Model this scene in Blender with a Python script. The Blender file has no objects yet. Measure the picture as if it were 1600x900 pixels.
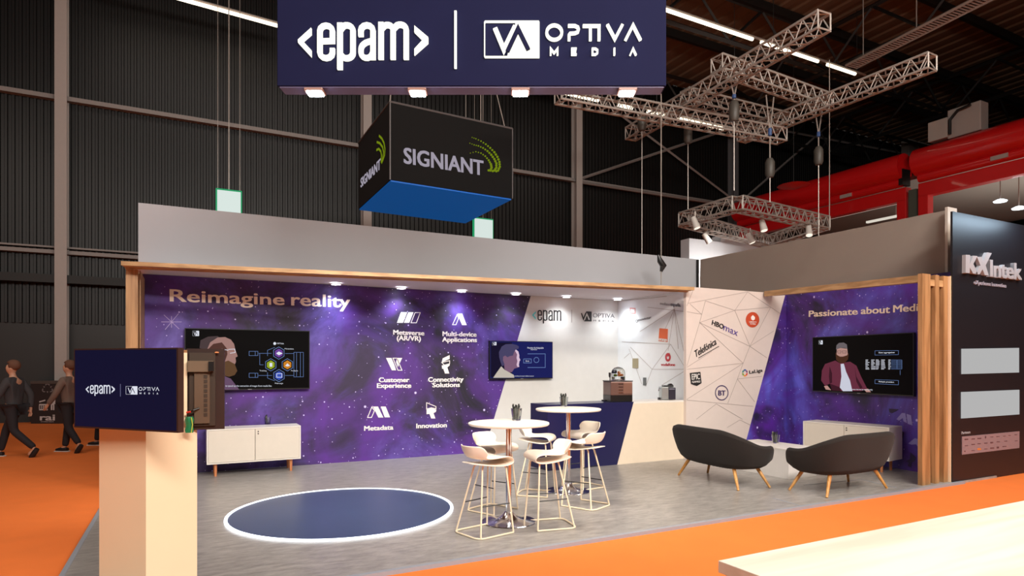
import bpy, bmesh, math, random
from mathutils import Vector, Matrix
random.seed(7)
sc = bpy.context.scene
C = sc.collection
V = Vector
PI = math.pi
# ------------------------------------------------------------------ camera
# world: +X runs along the booth's back wall to the right, +Y runs into the booth, camera above the origin
EYE, F, HOR, YAW = 1.70, 982.0, 568.0, math.radians(27.45)
cam_data = bpy.data.cameras.new('camera'); cam = bpy.data.objects.new('camera', cam_data); C.objects.link(cam)
cam.location = (0, 0, EYE); cam.rotation_euler = (PI / 2, 0, -YAW)
cam_data.sensor_width = 36; cam_data.lens = F * 36 / 1600; cam_data.shift_y = (HOR - 450) / 1600
cam_data.clip_end = 200
sc.camera = cam
# ------------------------------------------------------------------ exposure, world
vs = sc.view_settings
vs.view_transform = 'Standard'; vs.look = 'None'; vs.exposure = 0.0; vs.gamma = 1.0; vs.use_curve_mapping = False
w = bpy.data.worlds.new('world'); sc.world = w; w.use_nodes = True
w.node_tree.nodes['Background'].inputs[0].default_value = (1.0, .86, .76, 1)
w.node_tree.nodes['Background'].inputs[1].default_value = 0.03
# ------------------------------------------------------------------ large lights
def light(name, kind, loc, energy, color=(1, 1, 1), target=None, **kw):
    d = bpy.data.lights.new(name, kind); d.energy = energy; d.color = color
    for k, v in kw.items(): setattr(d, k, v)
    o = bpy.data.objects.new(name, d); C.objects.link(o); o.location = loc
    if target is not None:
        o.rotation_euler = (V(target) - V(loc)).to_track_quat('-Z', 'Y').to_euler()
    return o
# added area fills standing in for hall lamps, placed around the booth
light('hall_fill_light', 'AREA', (2.5, -4.5, 8.2), 1750, (1, .95, .89), (4.0, 8.5, 1), shape='RECTANGLE', size=7, size_y=1.5)
light('hall_fill_light', 'AREA', (9.5, -1.5, 9.5), 900, (1, .90, .79), (7, 5, 0), shape='RECTANGLE', size=7, size_y=1.5)
light('hall_fill_light', 'AREA', (-7.5, -1, 9), 420, (1, .93, .86), (-3, 6, 0), shape='RECTANGLE', size=6, size_y=2)
light('hall_fill_light', 'AREA', (-6, 12, 10.5), 230, (1, .85, .72), (-5, 13, 0), shape='RECTANGLE', size=6, size_y=2)
light('hall_fill_light', 'AREA', (8, 16.5, 12.5), 210, (1, .88, .8), (9, 23, 5), shape='RECTANGLE', size=22, size_y=1)
# spot lamp of the stand this side of the aisle, over the pale counter
light('aisle_stand_spot', 'SPOT', (3.2, -.4, 4.6), 75, (1, .86, .70), (2.6, 1.2, 1.0), spot_size=1.5, spot_blend=.8, shadow_soft_size=.2)

# ------------------------------------------------------------------ projection helpers (a photo ray onto a plane of the place)
SN, CS = math.sin(YAW), math.cos(YAW)
def ray(px, py):
    u = (px - 800) / F; v = (HOR - py) / F
    return V((SN + u * CS, CS - u * SN, v))
O = V((0, 0, EYE))
def onZ(px, py, Z): d = ray(px, py); return O + d * ((Z - EYE) / d.z)
def onY(px, py, Y): d = ray(px, py); return O + d * (Y / d.y)
def onX(px, py, X): d = ray(px, py); return O + d * (X / d.x)
def cw(r, f, z=0): return V((f * SN + r * CS, f * CS - r * SN, z))   # camera-right, forward -> world
def fwd_ang(r, f):  # world yaw of a direction given as camera-right, forward (angle of local +Y)
    d = cw(r, f); return math.atan2(-d.x, d.y)

class Plane:
    def __init__(s, p0, ux, up=(0, 0, 1)):
        s.p0 = V(p0); s.ux = V(ux).normalized(); s.up = V(up).normalized()
        s.n = s.ux.cross(s.up).normalized()
        if s.n.dot(O - s.p0) < 0: s.n = -s.n
    def px(s, x, y):
        d = ray(x, y); t = (s.p0 - O).dot(s.n) / d.dot(s.n); q = O + d * t - s.p0
        return (q.dot(s.ux), q.dot(s.up))
    def at(s, a, b, off=0): return s.p0 + s.ux * a + s.up * b + s.n * off

# ------------------------------------------------------------------ materials
def lin(c):
    r = [(x / 255 / 12.92 if x / 255 <= .04045 else ((x / 255 + .055) / 1.055) ** 2.4) for x in c]
    return (r[0], r[1], r[2], 1)
MATS = {}
def mat(name, rgb, rough=.6, metal=0, noise=0, nscale=8, bump=0, bscale=60, emit=0, trans=0, coat=0, emit_rgb=None, sheen=0):
    if name in MATS: return MATS[name]
    m = bpy.data.materials.new(name); m.use_nodes = True; nt = m.node_tree; b = nt.nodes['Principled BSDF']
    c = lin(rgb)
    b.inputs['Base Color'].default_value = c; b.inputs['Roughness'].default_value = rough; b.inputs['Metallic'].default_value = metal
    b.inputs['Transmission Weight'].default_value = trans; b.inputs['Coat Weight'].default_value = coat
    if sheen: b.inputs['Sheen Weight'].default_value = sheen
    tc = nt.nodes.new('ShaderNodeTexCoord')
    nz = nt.nodes.new('ShaderNodeTexNoise'); nz.inputs['Scale'].default_value = nscale; nz.inputs['Detail'].default_value = 5
    nt.links.new(tc.outputs['Object'], nz.inputs['Vector'])
    if emit:
        b.inputs['Emission Color'].default_value = lin(emit_rgb or rgb); b.inputs['Emission Strength'].default_value = emit
    else:
        mx = nt.nodes.new('ShaderNodeMix'); mx.data_type = 'RGBA'
        k = noise or .04
        mx.inputs[6].default_value = (c[0] * (1 - k), c[1] * (1 - k), c[2] * (1 - k), 1)
        mx.inputs[7].default_value = (min(1, c[0] * (1 + k)), min(1, c[1] * (1 + k)), min(1, c[2] * (1 + k)), 1)
        nt.links.new(nz.outputs['Fac'], mx.inputs[0]); nt.links.new(mx.outputs[2], b.inputs['Base Color'])
    if bump:
        n2 = nt.nodes.new('ShaderNodeTexNoise'); n2.inputs['Scale'].default_value = bscale; n2.inputs['Detail'].default_value = 3
        nt.links.new(tc.outputs['Object'], n2.inputs['Vector'])
        bp = nt.nodes.new('ShaderNodeBump'); bp.inputs['Strength'].default_value = bump; bp.inputs['Distance'].default_value = .01
        nt.links.new(n2.outputs['Fac'], bp.inputs['Height']); nt.links.new(bp.outputs[0], b.inputs['Normal'])
    MATS[name] = m; return m

def glow(name, rgb, strength):
    m = mat(name, (6, 6, 6), .35, emit=strength, emit_rgb=rgb); m.node_tree.nodes['Principled BSDF'].inputs['Specular IOR Level'].default_value = .04; return m

def wood_mat(name, a, b_, axis='Z', scale=14, rough=.5):
    m = bpy.data.materials.new(name); m.use_nodes = True; nt = m.node_tree; b = nt.nodes['Principled BSDF']
    tc = nt.nodes.new('ShaderNodeTexCoord'); mp = nt.nodes.new('ShaderNodeMapping')
    s = {'X': (.08, 1, 1), 'Y': (1, .08, 1), 'Z': (1, 1, .08)}[axis]
    mp.inputs['Scale'].default_value = s
    nt.links.new(tc.outputs['Object'], mp.inputs['Vector'])
    nz = nt.nodes.new('ShaderNodeTexNoise'); nz.inputs['Scale'].default_value = scale; nz.inputs['Detail'].default_value = 6; nz.inputs['Distortion'].default_value = .4
    nt.links.new(mp.outputs[0], nz.inputs['Vector'])
    rp = nt.nodes.new('ShaderNodeValToRGB')
    rp.color_ramp.elements[0].position = .38; rp.color_ramp.elements[0].color = lin(a)
    rp.color_ramp.elements[1].position = .62; rp.color_ramp.elements[1].color = lin(b_)
    nt.links.new(nz.outputs['Fac'], rp.inputs[0]); nt.links.new(rp.outputs[0], b.inputs['Base Color'])
    b.inputs['Roughness'].default_value = rough
    return m
WOODX = wood_mat('timber_along_x', (160, 122, 80), (198, 158, 112), 'X')
WOODY = wood_mat('timber_along_y', (160, 122, 80), (198, 158, 112), 'Y')
WOODZ = wood_mat('timber_upright', (142, 104, 66), (176, 134, 90), 'Z', 16)
OAK = wood_mat('oak_leg', (186, 128, 62), (214, 160, 90), 'Z', 30, .4)
PINE = wood_mat('leg_beech', (186, 112, 70), (206, 136, 90), 'Z', 30, .45)
COUNTER = wood_mat('pale_counter_top', (206, 194, 176), (226, 216, 200), 'X', 9, .45)
WHITE = mat('white_laminate', (226, 220, 212), .35)
WALLW = mat('white_print_panel', (208, 206, 202), .6)
WALLP = mat('pale_pink_print_panel', (214, 200, 192), .6)
CABI = mat('sideboard_door_beige', (214, 205, 192), .45)
CHROME = mat('chrome', (215, 215, 220), .16, 1)
BLACK = mat('black_plastic', (18, 17, 17), .35)
BRUSH = mat('dark_tv_back', (62, 48, 38), .5, .2)
NAVY = mat('navy_laminate', (30, 30, 72), .3)
NAVYF = mat('navy_fabric_box', (21, 23, 56), .8, noise=.1, nscale=2); NAVYF.node_tree.nodes['Principled BSDF'].inputs['Specular IOR Level'].default_value = .15
STOOL = mat('stool_shell', (250, 240, 224), .4)
WIRE = mat('stool_wire', (240, 222, 192), .4)
FELT = mat('charcoal_wool', (30, 25, 22), .95, noise=.3, nscale=60, bump=.5, bscale=220, sheen=.05)
CLOTH = mat('grey_cover_cloth', (172, 173, 178), .9, noise=.04, nscale=1.2, bump=.25, bscale=3)
ALU = mat('aluminium_truss', (170, 162, 154), .4, .25)
STEEL = mat('dark_roof_steel', (22, 19, 17), .6)
COLGREY = mat('column_grey_paint', (166, 156, 150), .6)
HALLBLACK = mat('black_cladding', (30, 27, 25), .45)
RED = mat('red_enamel', (206, 20, 22), .35, coat=.4)
GLASS = mat('clear_glass', (235, 240, 240), .03, trans=1)
LAMP = glow('lamp_disc', (235, 240, 255), 18)
TUBE = glow('tube_lamp', (255, 236, 205), 3.2)
SIGNW = glow('lit_letters', (255, 253, 235), 1.5)
SCRW = glow('screen_white', (235, 238, 250), .9)
PRINTW = mat('white_ink', (236, 230, 226), .6)
PRINTC = mat('cream_ink', (250, 232, 214), .6)
PRINTK = mat('black_ink', (28, 26, 26), .6)
GREYLINE = mat('grey_line_ink', (168, 156, 150), .7)
ledring = glow('led_ring', (240, 246, 255), 3.0)

def nebula(name, base_hue, seed, scale=.55):
    m = bpy.data.materials.new(name); m.use_nodes = True; nt = m.node_tree; b = nt.nodes['Principled BSDF']
    L = nt.links.new; N = nt.nodes.new
    tc = N('ShaderNodeTexCoord'); mp = N('ShaderNodeMapping'); mp.inputs['Location'].default_value = (seed, seed * .7, seed * .3)
    L(tc.outputs['Object'], mp.inputs['Vector'])
    n1 = N('ShaderNodeTexNoise'); n1.inputs['Scale'].default_value = scale; n1.inputs['Detail'].default_value = 7; n1.inputs['Roughness'].default_value = .62; n1.inputs['Distortion'].default_value = .7
    L(mp.outputs[0], n1.inputs['Vector'])
    r1 = N('ShaderNodeValToRGB'); e = r1.color_ramp.elements
    cols = base_hue
    e[0].position = .40; e[0].color = lin(cols[0]); e[1].position = .66; e[1].color = lin(cols[3])
    x = e.new(.47); x.color = lin(cols[1]); x = e.new(.55); x.color = lin(cols[2])
    L(n1.outputs['Fac'], r1.inputs[0])
    n2 = N('ShaderNodeTexNoise'); n2.inputs['Scale'].default_value = scale * 1.7; n2.inputs['Detail'].default_value = 6; n2.inputs['Distortion'].default_value = 1.1
    mp2 = N('ShaderNodeMapping'); mp2.inputs['Location'].default_value = (seed + 9, 4, 2); L(tc.outputs['Object'], mp2.inputs['Vector']); L(mp2.outputs[0], n2.inputs['Vector'])
    r2 = N('ShaderNodeValToRGB'); r2.color_ramp.elements[0].position = .42; r2.color_ramp.elements[0].color = (0, 0, 0, 1); r2.color_ramp.elements[1].position = .72; r2.color_ramp.elements[1].color = (1, 1, 1, 1)
    L(n2.outputs['Fac'], r2.inputs[0])
    mx = N('ShaderNodeMix'); mx.data_type = 'RGBA'; mx.inputs[7].default_value = lin(cols[4]); L(r2.outputs[0], mx.inputs[0]); L(r1.outputs[0], mx.inputs[6])
    # stars
    out = mx.outputs[2]
    sx_ = N('ShaderNodeSeparateXYZ'); L(tc.outputs['Object'], sx_.inputs[0]); ad = N('ShaderNodeMath'); ad.operation = 'ADD'; L(sx_.outputs[0], ad.inputs[0]); L(sx_.outputs[1], ad.inputs[1])
    cb = N('ShaderNodeCombineXYZ'); L(ad.outputs[0], cb.inputs[0]); L(sx_.outputs[2], cb.inputs[1])
    for sc_, thr, dens in ((2.2, .034, .45), (4.4, .042, .5), (.8, .022, .3), (9, .06, .75)):
        vo = N('ShaderNodeTexVoronoi'); vo.voronoi_dimensions = '2D'; vo.inputs['Scale'].default_value = sc_; L(cb.outputs[0], vo.inputs['Vector'])
        lt = N('ShaderNodeMapRange'); lt.inputs[1].default_value = thr; lt.inputs[2].default_value = thr * .35; lt.inputs[3].default_value = 0; lt.inputs[4].default_value = 1
        L(vo.outputs['Distance'], lt.inputs[0])
        sep = N('ShaderNodeSeparateColor'); L(vo.outputs['Color'], sep.inputs[0])
        gt = N('ShaderNodeMath'); gt.operation = 'GREATER_THAN'; gt.inputs[1].default_value = dens; L(sep.outputs[0], gt.inputs[0])
        mu = N('ShaderNodeMath'); mu.operation = 'MULTIPLY'; L(lt.outputs[0], mu.inputs[0]); L(gt.outputs[0], mu.inputs[1])
        ms = N('ShaderNodeMix'); ms.data_type = 'RGBA'; ms.inputs[7].default_value = lin((215, 200, 255)); L(mu.outputs[0], ms.inputs[0]); L(out, ms.inputs[6]); out = ms.outputs[2]
    L(out, b.inputs['Base Color']); b.inputs['Roughness'].default_value = .55
    return m
NEB1 = nebula('starry_purple_print', [(26, 20, 36), (48, 33, 68), (72, 52, 128), (110, 92, 182), (86, 37, 138)], 3.1)
NEB2 = nebula('starry_violet_print', [(36, 28, 60), (72, 44, 124), (84, 76, 176), (108, 106, 220), (88, 36, 150)], 8.4, .7)

# ------------------------------------------------------------------ mesh helpers
def obj(name, bm, m, parent=None, smooth=False, kind=None, loc=None, label=None):
    me = bpy.data.meshes.new(name); bmesh.ops.recalc_face_normals(bm, faces=bm.faces[:]); bm.to_mesh(me); bm.free()
    for mm in (m if isinstance(m, (list, tuple)) else [m]): me.materials.append(mm)
    if smooth:
        for p in me.polygons: p.use_smooth = True
        try: me.set_sharp_from_angle(angle=math.radians(40))
        except Exception: pass
    o = bpy.data.objects.new(name, me); C.objects.link(o)
    if parent: o.parent = parent
    if kind: o['kind'] = kind
    if loc: o.location = loc
    if label: o['label'] = label
    return o
def thing(name, label, cat, loc=(0, 0, 0), rotz=0, group=None):
    o = bpy.data.objects.new(name, None); C.objects.link(o); o.empty_display_size = .1
    o.location = loc; o.rotation_euler = (0, 0, rotz); o['label'] = label; o['category'] = cat
    if group: o['group'] = group
    return o
def tag(o, label, cat, group=None, kind=None):
    o['label'] = label; o['category'] = cat
    if group: o['group'] = group
    if kind: o['kind'] = kind
    return o
def NB(): return bmesh.new()
def box(bm, lo, hi, M=None):
    x0, y0, z0 = lo; x1, y1, z1 = hi
    vs_ = [bm.verts.new(V(p) if M is None else M @ V(p)) for p in ((x0, y0, z0), (x1, y0, z0), (x1, y1, z0), (x0, y1, z0), (x0, y0, z1), (x1, y0, z1), (x1, y1, z1), (x0, y1, z1))]
    for f in ((0, 3, 2, 1), (4, 5, 6, 7), (0, 1, 5, 4), (1, 2, 6, 5), (2, 3, 7, 6), (3, 0, 4, 7)): bm.faces.new([vs_[i] for i in f])
    return bm
def bx(lo, hi, M=None, bev=0):
    bm = box(NB(), lo, hi, M)
    if bev: bmesh.ops.bevel(bm, geom=bm.edges[:], offset=bev, segments=2, affect='EDGES', profile=.5)
    return bm
def orient(d):
    d = d.normalized(); a = V((0, 0, 1)) if abs(d.z) < .95 else V((1, 0, 0))
    x = d.cross(a).normalized(); return x, d.cross(x).normalized()
def tube(bm, pts, r, seg=8, closed=False, caps=True):
    pts = [V(p) for p in pts]; n = len(pts); rings = []
    rr = r if isinstance(r, (list, tuple)) else [r] * n
    px = None
    for i, p in enumerate(pts):
        if closed: d = pts[(i + 1) % n] - pts[i - 1]
        else: d = (pts[min(i + 1, n - 1)] - pts[max(i - 1, 0)])
        if d.length < 1e-9: d = V((0, 0, 1))
        d.normalize()
        if px is None: x, y = orient(d)
        else:
            x = (px - d * px.dot(d)); x = x.normalized() if x.length > 1e-6 else orient(d)[0]; y = d.cross(x).normalized()
        px = x
        rings.append([bm.verts.new(p + (x * math.cos(2 * PI * k / seg) + y * math.sin(2 * PI * k / seg)) * rr[i]) for k in range(seg)])
    rng = n if closed else n - 1
    for i in range(rng):
        a, b = rings[i], rings[(i + 1) % n]
        for k in range(seg): bm.faces.new((a[k], a[(k + 1) % seg], b[(k + 1) % seg], b[k]))
    if caps and not closed: bm.faces.new(rings[0][::-1]); bm.faces.new(rings[-1])
    return bm
def lathe(bm, prof, seg=32, c=(0, 0, 0)):
    rings = []
    for r, z in prof:
        if r < 1e-6: rings.append([bm.verts.new((c[0], c[1], c[2] + z))])
        else: rings.append([bm.verts.new((c[0] + r * math.cos(2 * PI * k / seg), c[1] + r * math.sin(2 * PI * k / seg), c[2] + z)) for k in range(seg)])
    for a, b in zip(rings, rings[1:]):
        for k in range(seg):
            k2 = (k + 1) % seg
            if len(a) == 1 and len(b) == 1: continue
            if len(a) == 1: bm.faces.new((a[0], b[k2], b[k]))
            elif len(b) == 1: bm.faces.new((a[k], a[k2], b[0]))
            else: bm.faces.new((a[k], a[k2], b[k2], b[k]))
    return bm
def prism(bm, pts, n, t):
    n = V(n); a = [bm.verts.new(V(p)) for p in pts]; b = [bm.verts.new(V(p) + n * t) for p in pts]
    try: bm.faces.new(a[::-1]); bm.faces.new(b)
    except ValueError: pass
    k = len(pts)
    for i in range(k): bm.faces.new((a[i], a[(i + 1) % k], b[(i + 1) % k], b[i]))
    return bm
# flat art on a plane: 2-D coordinates in the plane
def poly2(bm, pl, pts, off=.002, th=.003): return prism(bm, [pl.at(a, b, off) for a, b in pts], pl.n, th)
def band2(bm, pl, pts, wd, off=.002, th=.003, closed=False):
    P = [V((p[0], p[1])) for p in pts]; n = len(P); Lf = []; Rt = []
    for i in range(n):
        if closed: a, b, c = P[i - 1], P[i], P[(i + 1) % n]
        else: a, b, c = P[max(i - 1, 0)], P[i], P[min(i + 1, n - 1)]
        d1 = (b - a) if (b - a).length > 1e-9 else (c - b); d2 = (c - b) if (c - b).length > 1e-9 else (b - a)
        d1 = d1.normalized(); d2 = d2.normalized(); t = (d1 + d2)
        t = t.normalized() if t.length > 1e-6 else d1
        nn = V((-t.y, t.x)); k = max(.35, nn.dot(V((-d1.y, d1.x))))
        Lf.append(b + nn * (wd / 2 / k)); Rt.append(b - nn * (wd / 2 / k))
    m = n if closed else n - 1
    for i in range(m):
        j = (i + 1) % n
        prism(bm, [pl.at(q.x, q.y, off) for q in (Lf[i], Rt[i], Rt[j], Lf[j])], pl.n, th)
    return bm
def ppx(bm, pl, pts, off=.002, th=.003): return poly2(bm, pl, [pl.px(*p) for p in pts], off, th)
def bpx(bm, pl, pts, wd, off=.002, th=.003, closed=False): return band2(bm, pl, [pl.px(*p) for p in pts], wd, off, th, closed)
def ell(cx, cy, rx, ry, n=28, a0=0, a1=2 * PI): return [(cx + rx * math.cos(a0 + (a1 - a0) * i / n), cy + ry * math.sin(a0 + (a1 - a0) * i / n)) for i in range(n + (0 if abs(a1 - a0 - 2 * PI) < 1e-6 else 1))]

_fc = {}
def text_mesh(s, bold=0, shear=0, space=1):
    key = (s, bold, shear, space)
    if key in _fc: return _fc[key]
    cu = bpy.data.curves.new('t', 'FONT'); cu.body = s; cu.offset = bold; cu.shear = shear; cu.fill_mode = 'FRONT'; cu.space_character = space
    cu.resolution_u = 3
    o = bpy.data.objects.new('t', cu); C.objects.link(o)
    dg = bpy.context.evaluated_depsgraph_get(); me = bpy.data.meshes.new_from_object(o.evaluated_get(dg))
    vs_ = [(v.co.x, v.co.y) for v in me.vertices]; fs = [tuple(p.vertices) for p in me.polygons]
    bpy.data.objects.remove(o); bpy.data.curves.remove(cu); bpy.data.meshes.remove(me)
    _fc[key] = (vs_, fs); return _fc[key]
def text2(bm, pl, s, a, b, h, bold=0, shear=0, off=.004, th=.004, space=1):
    """text from plane point a (left end of baseline) to b (right end); h = height of the tallest glyph"""
    vs_, fs = text_mesh(s, 0, shear, space)
    if not vs_: return bm
    x0 = min(v[0] for v in vs_); x1 = max(v[0] for v in vs_); y1 = max(v[1] for v in vs_)
    a = V(a); b = V(b); d = b - a; sx = d.length / (x1 - x0); d.normalize(); u = V((-d.y, d.x)); u = u if u.y > 0 else -u; sy = h / y1
    cnt = {}
    for f in fs:
        for i in range(len(f)):
            e = (f[i], f[(i + 1) % len(f)]); cnt[e] = cnt.get(e, 0) + 1
    shifts = [(0, 0)] if bold == 0 else [(-bold, -bold * .6), (bold, -bold * .6), (-bold, bold * .6), (bold, bold * .6)]
    for k_, (ex, ey) in enumerate(shifts):      # heavier weights: the same glyphs laid side by side
        P_ = [a + d * ((x + ex - x0) * sx) + u * ((y + ey) * sy) for x, y in vs_]
        front = [bm.verts.new(pl.at(p.x, p.y, off + th + k_ * (.0008 if th > .002 else .0002))) for p in P_]
        back = [bm.verts.new(pl.at(p.x, p.y, off)) for p in P_]
        for f in fs:
            try: bm.faces.new([front[i] for i in f])
            except ValueError: pass
        for (i, j) in cnt:
            if (j, i) not in cnt:
                try: bm.faces.new((front[i], front[j], back[j], back[i]))
                except ValueError: pass
    return bm
def textpx(bm, pl, s, a, b, hpx, **kw):
    """pixel version: a, b baseline ends, hpx height in pixels at the left end"""
    A = pl.px(*a); B = pl.px(*b); T = pl.px(a[0], a[1] - hpx)
    h = math.hypot(T[0] - A[0], T[1] - A[1]); return text2(bm, pl, s, A, B, h, **kw)

# ------------------------------------------------------------------ the two logos, drawn as strokes in unit coordinates
def logo_epam(bm_l, bm_bs, pl, f, wd, off=.004, th=.01):
    """f maps logo coordinates (x 268..1078, y 145..440) to plane coordinates; wd = world width of one unit"""
    def S(pts, k=32): band2(bm_l, pl, [f(*p) for p in pts], wd * k, off, th)
    def arc(cx, cy, rx, ry, a0, a1, n=6): return [(cx + rx * math.cos(math.radians(a0 + (a1 - a0) * i / n)), cy - ry * math.sin(math.radians(a0 + (a1 - a0) * i / n))) for i in range(n + 1)]
    S([(481, 308)] + arc(442, 335, 39, 34, 0, -180) + arc(442, 200, 39, 34, 180, 0) + [(481, 262), (404, 264)], 31)
    S([(528, 150), (528, 440)], 33); S([(528, 196)] + arc(570, 198, 39, 34, 120, 0) + arc(570, 336, 39, 34, 0, -120) + [(528, 340)], 32)
    S([(659, 234)] + arc(696, 198, 38, 34, 180, 0) + [(734, 378)], 32)
    S([(734, 258), (690, 272)] + arc(694, 318, 35, 42, 120, 180) + arc(694, 336, 35, 32, 180, 330) + [(734, 330)], 30)
    S([(784, 146), (784, 377)], 33); S([(784, 190)] + arc(824, 194, 35, 32, 120, 0) + [(859, 377)], 32); S([(859, 190)] + arc(903, 192, 38, 32, 120, 0) + [(941, 377)], 32)
    for bm_b, P in zip(bm_bs, ([(350, 182), (268, 256), (268, 274), (350, 363), (350, 320), (299, 266), (350, 222)], [(992, 168), (1078, 240), (1078, 276), (992, 352), (992, 314), (1043, 258), (992, 208)])):
        poly2(bm_b, pl, [f(*p) for p in P], off, th)
def logo_va(bm, bm_d, pl, f, wd, off=.004, th=.01, words=True, outline=True, bm_w=None):
    """coordinates x 23..900, y 120..330"""
    def S(b, pts, k, closed=False, o=off): band2(b, pl, [f(*p) for p in pts], wd * k, o, th, closed)
    if outline: S(bm, [(30, 126), (190, 126), (324, 126), (327, 322), (30, 322), (26, 316), (26, 132)], 6, True)
    poly2(bm, pl, [f(*p) for p in ((200, 124), (324, 124), (330, 130), (330, 318), (324, 325), (150, 325))], off, th)
    S(bm, [(84, 162), (133, 280), (196, 150)], 24)
    S(bm_d, [(152, 300), (211, 174), (268, 290)], 22, o=off + th + .001)
    if not words: return
    bm = bm_w or bm
    S(bm, ell(412, 186, 42, 40, 24), 15, True)
    S(bm, [(488, 149), (526, 149), (542, 157), (546, 170), (542, 183), (526, 190), (500, 192), (494, 200), (494, 231)], 15)
    S(bm, [(570, 150), (668, 150)], 15); S(bm, [(612, 150), (612, 231)], 15); S(bm, [(660, 150), (660, 231)], 15)
    S(bm, [(706, 142), (748, 222), (790, 142)], 15); S(bm, [(806, 229), (848, 146), (890, 229)], 15)
    S(bm, [(392, 312), (392, 276), (411, 300), (430, 276), (430, 312)], 9)
    S(bm, [(536, 276), (510, 276), (510, 308), (536, 308)], 9); S(bm, [(510, 292), (533, 292)], 9)
    S(bm, [(624, 276), (640, 276), (651, 284), (651, 300), (640, 308), (624, 308)], 9, True)
    S(bm, [(745, 272), (745, 312)], 9); S(bm, [(832, 312), (848, 276), (865, 312)], 9)
def fmap(pl, x0, y0, sc_, lo_px, logo0):
    return None
def affine(pl, anchors):
    """three (logo point, photo pixel) pairs -> function logo point -> plane point; also world width of a unit"""
    (l0, p0), (l1, p1), (l2, p2) = anchors
    q = [V(pl.px(*p)) for p in (p0, p1, p2)]
    a = V(l1) - V(l0); b = V(l2) - V(l0); det = a.x * b.y - a.y * b.x
    A = q[1] - q[0]; B = q[2] - q[0]
    def f(x, y):
        dx, dy = x - l0[0], y - l0[1]
        u = (dx * b.y - dy * b.x) / det; v = (a.x * dy - a.y * dx) / det
        r = q[0] + A * u + B * v; return (r.x, r.y)
    return f, (A.length / a.length)
def bars(bm, pairs, r, seg=4):
    for a, b in pairs: tube(bm, [a, b], r, seg)
    return bm

# ================================================================== THE HALL
HY = 23.0                                   # cladding wall behind the stands
CEIL = 14.9
ORANGE = mat('orange_carpet', (238, 120, 44), .9, noise=.08, nscale=3, bump=.3, bscale=400)
obj('floor', bx((-26, -8, -.12), (46, HY + .3, -.03)), ORANGE, kind='structure')
# corrugated cladding, real ribs
bm = NB(); x = -26.0; P = .17
prof = []
while x < 46:
    prof += [(x, HY), (x + P * .45, HY), (x + P * .55, HY - .05), (x + P * .9, HY - .05)]; x += P
lo = [bm.verts.new((a, b, 2.9)) for a, b in prof]; hi = [bm.verts.new((a, b, CEIL)) for a, b in prof]
for i in range(len(prof) - 1): bm.faces.new((lo[i], lo[i + 1], hi[i + 1], hi[i]))
obj('wall_back_cladding', bm, mat('ribbed_black_cladding', (16, 14, 13), .45, .1), kind='structure')
obj('wall_back', bx((-26, HY + .02, -.12), (46, HY + .3, CEIL)), HALLBLACK, kind='structure')
obj('wall_right', bx((44, -8, -.12), (44.3, HY, CEIL)), HALLBLACK, kind='structure')
obj('wall_left', bx((-26.3, -8, -.12), (-26, HY, CEIL)), HALLBLACK, kind='structure')
BROWN = mat('brown_roof_deck', (112, 84, 62), .8, noise=.15, nscale=1)
bm = NB(); x = -26.0
prof = []
while x < 46: prof += [(x, CEIL), (x + .3, CEIL), (x + .36, CEIL + .06), (x + .6, CEIL + .06)]; x += .66
lo = [bm.verts.new((a, -8, b)) for a, b in prof]; hi = [bm.verts.new((a, HY, b)) for a, b in prof]
for i in range(len(prof) - 1): bm.faces.new((lo[i], lo[i + 1], hi[i + 1], hi[i]))
obj('ceiling', bm, BROWN, kind='structure')
# rails on the cladding
RAILM = mat('wall_rail_paint', (136, 128, 124), .55)
for (pa, pb, th, dp) in (((-40, 136), (900, 283), .13, .22), ((-40, 384), (560, 428), .11, .2), ((-40, 377), (560, 421), .05, .16)):
    a = onY(pa[0], pa[1], HY - .06); b = onY(pb[0], pb[1], HY - .06); z = (a.z + b.z) / 2
    obj('trim_1', bx((-20, HY - .05 - dp, z - th / 2), (32, HY - .05, z + th / 2)), RAILM, kind='structure')
z = onY(95, 438, HY).z
obj('trim_2', bx((-20, HY - .4, z - .12), (32, HY - .02, z + .12)), STEEL, kind='structure')
# I-section columns, equal bays
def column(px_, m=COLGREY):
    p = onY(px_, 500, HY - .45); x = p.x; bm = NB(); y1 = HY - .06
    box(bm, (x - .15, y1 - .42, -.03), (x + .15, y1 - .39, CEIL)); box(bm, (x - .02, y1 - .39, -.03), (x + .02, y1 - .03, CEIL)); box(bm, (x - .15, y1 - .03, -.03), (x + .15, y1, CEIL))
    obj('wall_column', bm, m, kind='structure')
for q in (95, 574, 905): column(q)
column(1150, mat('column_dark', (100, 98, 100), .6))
# bracing in the right-hand bay
bm = NB()
for a, b in (((917, 140), (1150, 315)), ((905, 280), (1150, 198)), ((1150, 322), (1345, 152)), ((1150, 190), (1424, 242)), ((905, 284), (1150, 322))):
    A = onY(a[0], a[1], HY - .3); B = onY(b[0], b[1], HY - .3); tube(bm, [A, B], .06, 4)
obj('wall_brace', bm, RAILM, kind='structure')
# right corner column (paired flanges)
XR = 24.1
p = onY(1420, 300, HY - 1.0); p2 = onY(1464, 300, HY - 1.0)
bm = NB(); wdt = p2.x - p.x
for k in (0, .36, .68): box(bm, (p.x + wdt * k, HY - 1.0, -.03), (p.x + wdt * (k + .26), HY - .94, CEIL))
box(bm, (p.x + .1, HY - .94, -.03), (p2.x - .4, HY - .5, CEIL))
obj('wall_column', bm, COLGREY, kind='structure')
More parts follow.
